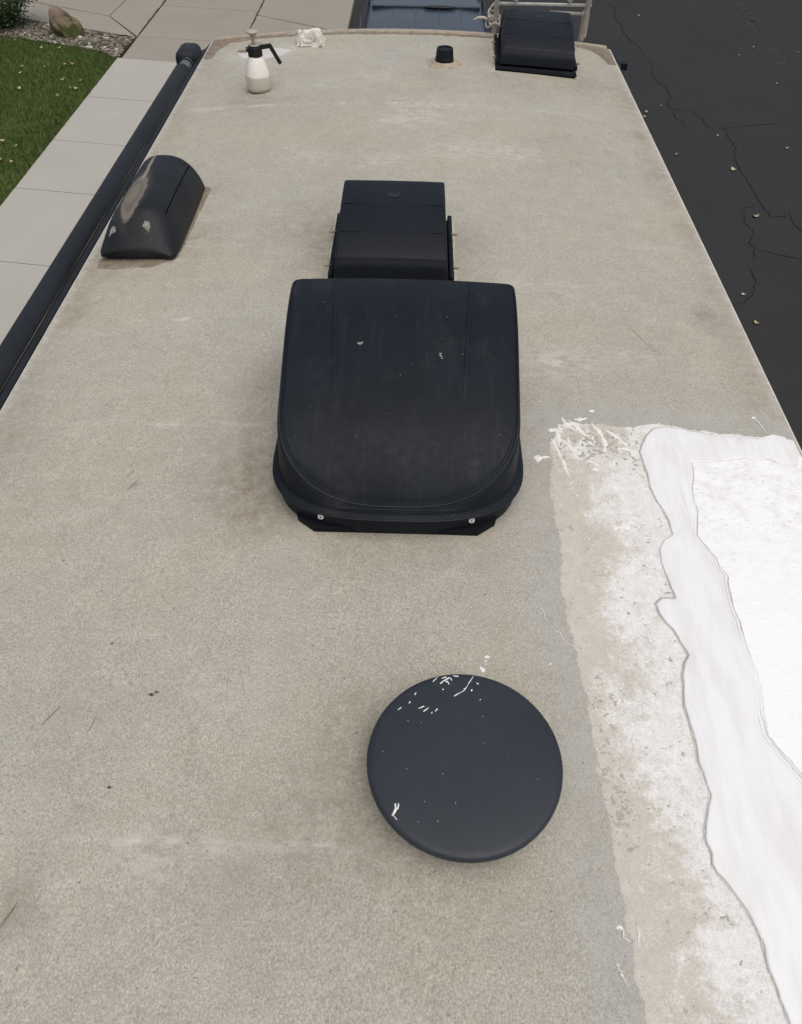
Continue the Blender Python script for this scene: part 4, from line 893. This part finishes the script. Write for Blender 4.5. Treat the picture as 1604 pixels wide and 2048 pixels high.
# --- crumpled rag
RX, RY = -.612, 5.165; ragz = rz(RX, RY)
nr, na = 40, 160; V = []; F = []
for i in range(nr+1):
    t = i/nr                                        # 0 at the bunched tip, 1 at the hem
    for k in range(na):
        a = 6.28318*k/na; n1 = float(fbm(np.array([2*math.cos(a)+4]), np.array([2*math.sin(a)+4+t*1.2]), 1.4, 3, 201)[0])
        tri = lambda q: 1-2*abs(math.sin(q/2))**.8
        pl = tri(4*a+1.2+3.0*n1+t*1.5)+.7*tri(7*a+.5-4*n1+t*2.5)+.4*tri(15*a+5*n1)
        rad = (.018+.060*t**1.1)*(1+.30*pl*min(1, t*2.2)*(1-.25*t))*(1+.22*math.cos(a)+.18*n1)
        z = .078*(1-t)**1.25*(1+.25*math.sin(2*a+1)*t*3*(1-t))+.026*pl*t*(1-t)*2+.020*max(0, math.sin(math.pi*t))*(1+.8*n1)
        if i == 0: rad *= .25; z -= .006
        x = rad*math.cos(a)*1.15+.010*(1-t)+.022*math.sin(2.4*t)*(1 if math.cos(a) > 0 else -.4); y = rad*math.sin(a)*.72
        V.append((RX+x, RY+y, ragz+max(.0008, z)+(.003*abs(pl) if t > .93 else 0)))
for i in range(nr):
    for k in range(na): F.append((i*na+k, i*na+(k+1) % na, (i+1)*na+(k+1) % na, (i+1)*na+k))
F.append(tuple(range(na))[::-1]); bm = bmesh.new(); vv = [bm.verts.new(v) for v in V]
for f in F: bm.faces.new([vv[q] for q in f])
m = Mat('rag_cotton', .9, .1); m.bump(m.noise(260, 3), .4, .002); M_RAG = m.out(m.mix(m.ramp(m.noise(18, 4), .35, .7), (.70, .665, .60), (.52, .48, .42)))
origin_to(bobj('rag', bm, M_RAG, None, smooth=True, label='crumpled white rag lying at the far end of the roof', category='rag'), (RX, RY, ragz))

# --- awning along the roof edge
aw = empty('awning', (-1.31, 2.2, R0-.08), label='long rolled black awning tube along the roof edge', category='awning')
TX, TZ, TR = -1.310, R0-.022, .0455
prof = [(TX+TR*(1+.02*math.sin(3*a))*math.cos(a), TZ+TR*math.sin(a)) for a in np.linspace(0, 6.283, 40, endpoint=False)]
bobj('fabric_roll', loft(bmesh.new(), [[(x, y, z) for x, z in prof] for y in np.linspace(-.9, 4.89, 50)]), M_ARM, aw, smooth=True)
a_ = math.radians(16); sxp, szp = TX+TR*math.cos(a_), TZ+TR*math.sin(a_)
bm = bmesh.new(); tube(bm, [(sxp+.0006*math.sin(y*9), y, szp+.0005) for y in np.linspace(-.88, 4.88, 90)], .0013, 6); bobj('fabric_hem', bm, simple('tan_hem', (.15, .122, .088), .8, .2, .5, 9), aw, smooth=True)
bobj('awning_rail', box(bmesh.new(), -1.262, -1.2375, -.92, 5.16, R0-.045, R0-.008), M_ARM, aw, bevel=.004)
bm = bmesh.new(); cyl(bm, (TX, 4.90, TZ), (TX, 5.04, TZ), .036, n=24); g_ = bobj('roller_end', bm, simple('worn_grey_metal', (.09, .095, .105), .45, .5, .5, 40), aw)
bm = bmesh.new(); cyl(bm, (TX, 4.985, TZ), (TX, 4.998, TZ), .043, n=24); bobj('end_ring', bm, M_ARM, aw, bevel=.003)
bm = bmesh.new(); box(bm, -1.382, -1.254, 5.02, 5.22, R0-.12, R0+.042); bobj('end_head', bm, M_ARM, aw, bevel=.040, seg=4, smooth=True)
bm = bmesh.new(); prism(bm, [(-1.275, 5.14), (-1.235, 5.08), (-1.231, 5.09), (-1.233, 5.30), (-1.222, 5.39), (-1.236, 5.39), (-1.248, 5.27), (-1.275, 5.22)], R0-.045, R0-.012); bobj('bracket', bm, M_ARM, aw, bevel=.004)
bobj('support_arm', box(bmesh.new(), -1.30, -1.262, 5.06, 5.12, .75, R0-.10), M_ARM, aw, bevel=.006)

# --- ladder leaning on the far end, with cord tied round it
M_ALU = simple('dull_aluminium', (.44, .41, .36), .5, .4, .2, 25, metal=.25)
la = empty('ladder', (.77, 6.15, -.05), label='pale aluminium ladder leaning against the far end of the trailer', category='ladder')
def lad(t, x): return (x, 6.45+(5.435-6.45)*t, -.05+(R0+.03+.05)*t)
for x in (.505, 1.045):
    bm = bar(bmesh.new(), lad(0, x), lad(1.17, x), .022, .062); bobj('side_rail', bm, M_ALU, la, bevel=.003)
for k in range(10):
    t = .07+.098*k; bobj('rung', bar(bmesh.new(), lad(t, .51), lad(t, 1.04), .035, .024), M_ALU, la, bevel=.004)
bobj('top_rung', bar(bmesh.new(), lad(1.066, .49), lad(1.066, 1.065), .020, .014), M_ALU, la, bevel=.003)
bobj('top_rung', bar(bmesh.new(), lad(1.052, .82), lad(1.050, 1.06), .018, .014), M_ALU, la, bevel=.003)
for a, b in (((1.072, .62), (1.16, .52)), ((1.072, .93), (1.16, 1.03))): bobj('brace', bar(bmesh.new(), lad(*a), lad(*b), .020, .030), M_ALU, la, bevel=.003)
p0 = Vector(lad(1.1, 1.058)); 
bobj('end_cap', box(bmesh.new(), 1.03, 1.072, 5.40, 5.46, R0+.04, R0+.19), simple('tan_rail_cap', (.40, .345, .255), .6, .25, .2), la, bevel=.018, seg=3)
M_CORD = simple('cream_cord', (.50, .465, .39), .85, .15, .2, 60)
bm = bmesh.new(); r = random.Random(5); kx, ky, kz = .485, 5.41, R0+.135
for j in range(4):
    c0 = Vector((kx+r.uniform(-.025, .02), ky+r.uniform(-.02, .02), kz+.02*j-.02)); rx, ry_ = r.uniform(.02, .04), r.uniform(.02, .035); tl = r.uniform(-.9, .9)
    tube(bm, [c0+Vector((rx*math.cos(a), ry_*math.sin(a)*math.cos(tl), ry_*math.sin(a)*math.sin(tl)+.01*math.sin(3*a))) for a in np.linspace(0, 6.283, 16, endpoint=False)], .006, 6, True)
tube(bm, [(kx-.01, ky, kz), (kx-.05, ky+.01, kz+.01), (kx-.085, ky+.02, kz+.005), (kx-.11, ky+.01, kz-.004)], [.010, .009, .008, .004], 6)
tube(bm, [(kx, ky, kz+.01), (kx-.015, ky, kz+.06), (kx+.005, ky, kz+.085), (kx+.03, ky, kz+.07), (kx+.035, ky, kz+.02)], .0075, 6)
tube(bm, [(kx+.02, ky, kz), (kx+.04, ky-.01, kz-.01), (kx+.055, ky-.015, kz-.03)], [.008, .008, .004], 6)
origin_to(bobj('cord', bm, M_CORD, None, smooth=True, label='knotted cream cord tied round the top of the ladder', category='cord'), (kx, ky, kz))

# --- parked car beyond the trailer
def paint(name, c, rough=.3):
    m = Mat(name, rough, .5); m.b.inputs['Coat Weight'].default_value = .05; m.b.inputs['Specular IOR Level'].default_value = .5; m.b.inputs['Coat Roughness'].default_value = .06
    return m.out(m.scale(c, m.ramp(m.noise(3, 4), .3, .7, .92, 1.08)))
M_CAR = paint('dark_blue_paint', (.020, .026, .036)); M_CARTAN = paint('pewter_paint', (.30, .265, .205), .35)
M_GLASS = Mat('car_glass', .05, .6).out((.006, .007, .008)); M_BLK = simple('black_trim', (.01, .01, .01), .5, .3)
CX = .13
car = empty('parked_car', (CX, 10.9, -.05), label='dark blue ribbed roof car parked beyond the end of the trailer', category='car')
def cx_(*p): return (CX+p[0], p[1], p[2]-.05)
sec = [(8.55, .66, .62), (8.62, .80, .55), (8.9, .90, .50), (9.6, .93, .48), (11.2, .94, .48), (12.5, .92, .5), (13.2, .84, .52), (13.32, .70, .62)]
rr = []
for y, hw, zb in sec:
    zt = 1.08 if y < 12.0 else 1.02-.10*(y-12.0); rr.append([cx_(s*a*hw, y, b) for s, a, b in ((-1, .96, zb-.2), (-1, 1, zb+.05), (-1, 1, .85), (-1, .97, zt-.04), (-1, .90, zt), (1, .90, zt), (1, .97, zt-.04), (1, 1, .85), (1, 1, zb+.05), (1, .96, zb-.2))])
bobj('body', loft(bmesh.new(), rr), M_CARTAN, car, smooth=False)
rr = []
for y, hw, z in ((8.62, .86, 1.06), (8.80, .78, 1.70), (8.95, .765, 1.775), (9.3, .765, 1.80), (10.5, .765, 1.80), (11.3, .765, 1.79), (11.55, .77, 1.75), (12.35, .84, 1.07)):
    rr.append([cx_(s*a, y, b) for s, a, b in ((-1, .88, 1.05), (-1, hw, z-.06), (-1, hw-.05, z-.012), (-1, hw*.5, z+.008*(z > 1.7)), (1, hw*.5, z+.008*(z > 1.7)), (1, hw-.05, z-.012), (1, hw, z-.06), (1, .88, 1.05))])
cabin = bobj('cabin', loft(bmesh.new(), rr), M_CAR, car, smooth=False)
for x in (-.39, -.12, .16, .42):
    rb = [[cx_(x-.014, y, 1.80+.002-.01*abs(x)), cx_(x-.006, y, 1.80+.012-.01*abs(x)), cx_(x+.006, y, 1.80+.012-.01*abs(x)), cx_(x+.014, y, 1.80+.002-.01*abs(x))] for y in (9.05, 9.15, 10.92, 10.97)]
    bobj('roof_rib', loft(bmesh.new(), rb), M_CAR, cabin)
for s in (-1, 1):
    bm = bmesh.new(); tube(bm, [cx_(s*.715, 9.0, 1.79), cx_(s*.72, 9.15, 1.84), cx_(s*.72, 10.2, 1.85), cx_(s*.715, 11.2, 1.84), cx_(s*.71, 11.35, 1.79)], .018, 8); bobj('roof_rail', bm, M_BLK, car, smooth=True)
    for y0, y1 in ((8.95, 9.75), (9.83, 10.75), (10.83, 11.75)):
        t0 = .62 if y0 < 9 else .0; t1 = .5 if y1 > 11.5 else 0
        V = [cx_(s*.872, y0, 1.12), cx_(s*.872, y1, 1.12), cx_(s*.80, y1-t1, 1.66), cx_(s*.80, y0+.1*(t0 > 0), 1.66)]
        V += [(x+s*.004, y, z) for x, y, z in V]; obj('side_window', V, [(0, 1, 2, 3), (7, 6, 5, 4), (0, 4, 5, 1), (1, 5, 6, 2), (2, 6, 7, 3), (3, 7, 4, 0)], M_GLASS, cabin)
    bm = box(bmesh.new(), *sorted((CX+s*.93, CX+s*1.10)), 11.35, 11.55, 1.0, 1.16); bobj('mirror', bm, M_BLK, car, bevel=.03, seg=3, smooth=True)
    bm = bmesh.new(); bar(bm, cx_(s*.945, 9.0, .98), cx_(s*.945, 12.2, .98), .02, .03); bobj('side_trim', bm, M_BLK, car)
    for yy in (9.45, 12.3):
        w = bobj('wheel', cyl(bmesh.new(), cx_(s*.72, yy, .35), cx_(s*.93, yy, .35), .35, n=28), M_RUBBER, car, bevel=.03); bobj('rim', cyl(bmesh.new(), cx_(s*.92, yy, .35), cx_(s*.938, yy, .35), .22, n=20), M_PALETRIM, w)
    bobj('headlight', box(bmesh.new(), *sorted((CX+s*.5, CX+s*.72)), 13.24, 13.31, .66, .80), simple('lamp_lens', (.5, .5, .5), .1, .5), car, bevel=.01)
bobj('roof_moulding', box(bmesh.new(), CX-.66, CX+.66, 10.99, 11.06, 1.738, 1.772), M_CAR, cabin, bevel=.008)
bobj('glass_roof_panel', box(bmesh.new(), CX-.64, CX+.64, 11.07, 11.50, 1.725, 1.762), M_GLASS, cabin, bevel=.006)
bm = lathe(bmesh.new(), [(.004, -.012), (.10, -.008), (.115, 0), (.10, .010), (.004, .018)], 0, 0, 28)
for v in bm.verts: v.co = Vector((CX+.17+v.co.x*1.75, 10.96+v.co.y*.32, 1.772+v.co.z))
bobj('brake_light', bm, M_BLK, cabin, smooth=True)
bobj('windscreen', (lambda bm: prism(bm, [(CX-.66, 11.62), (CX+.66, 11.62), (CX+.76, 12.24), (CX-.76, 12.24)], 1.08, 1.085))(bmesh.new()), M_GLASS, cabin)
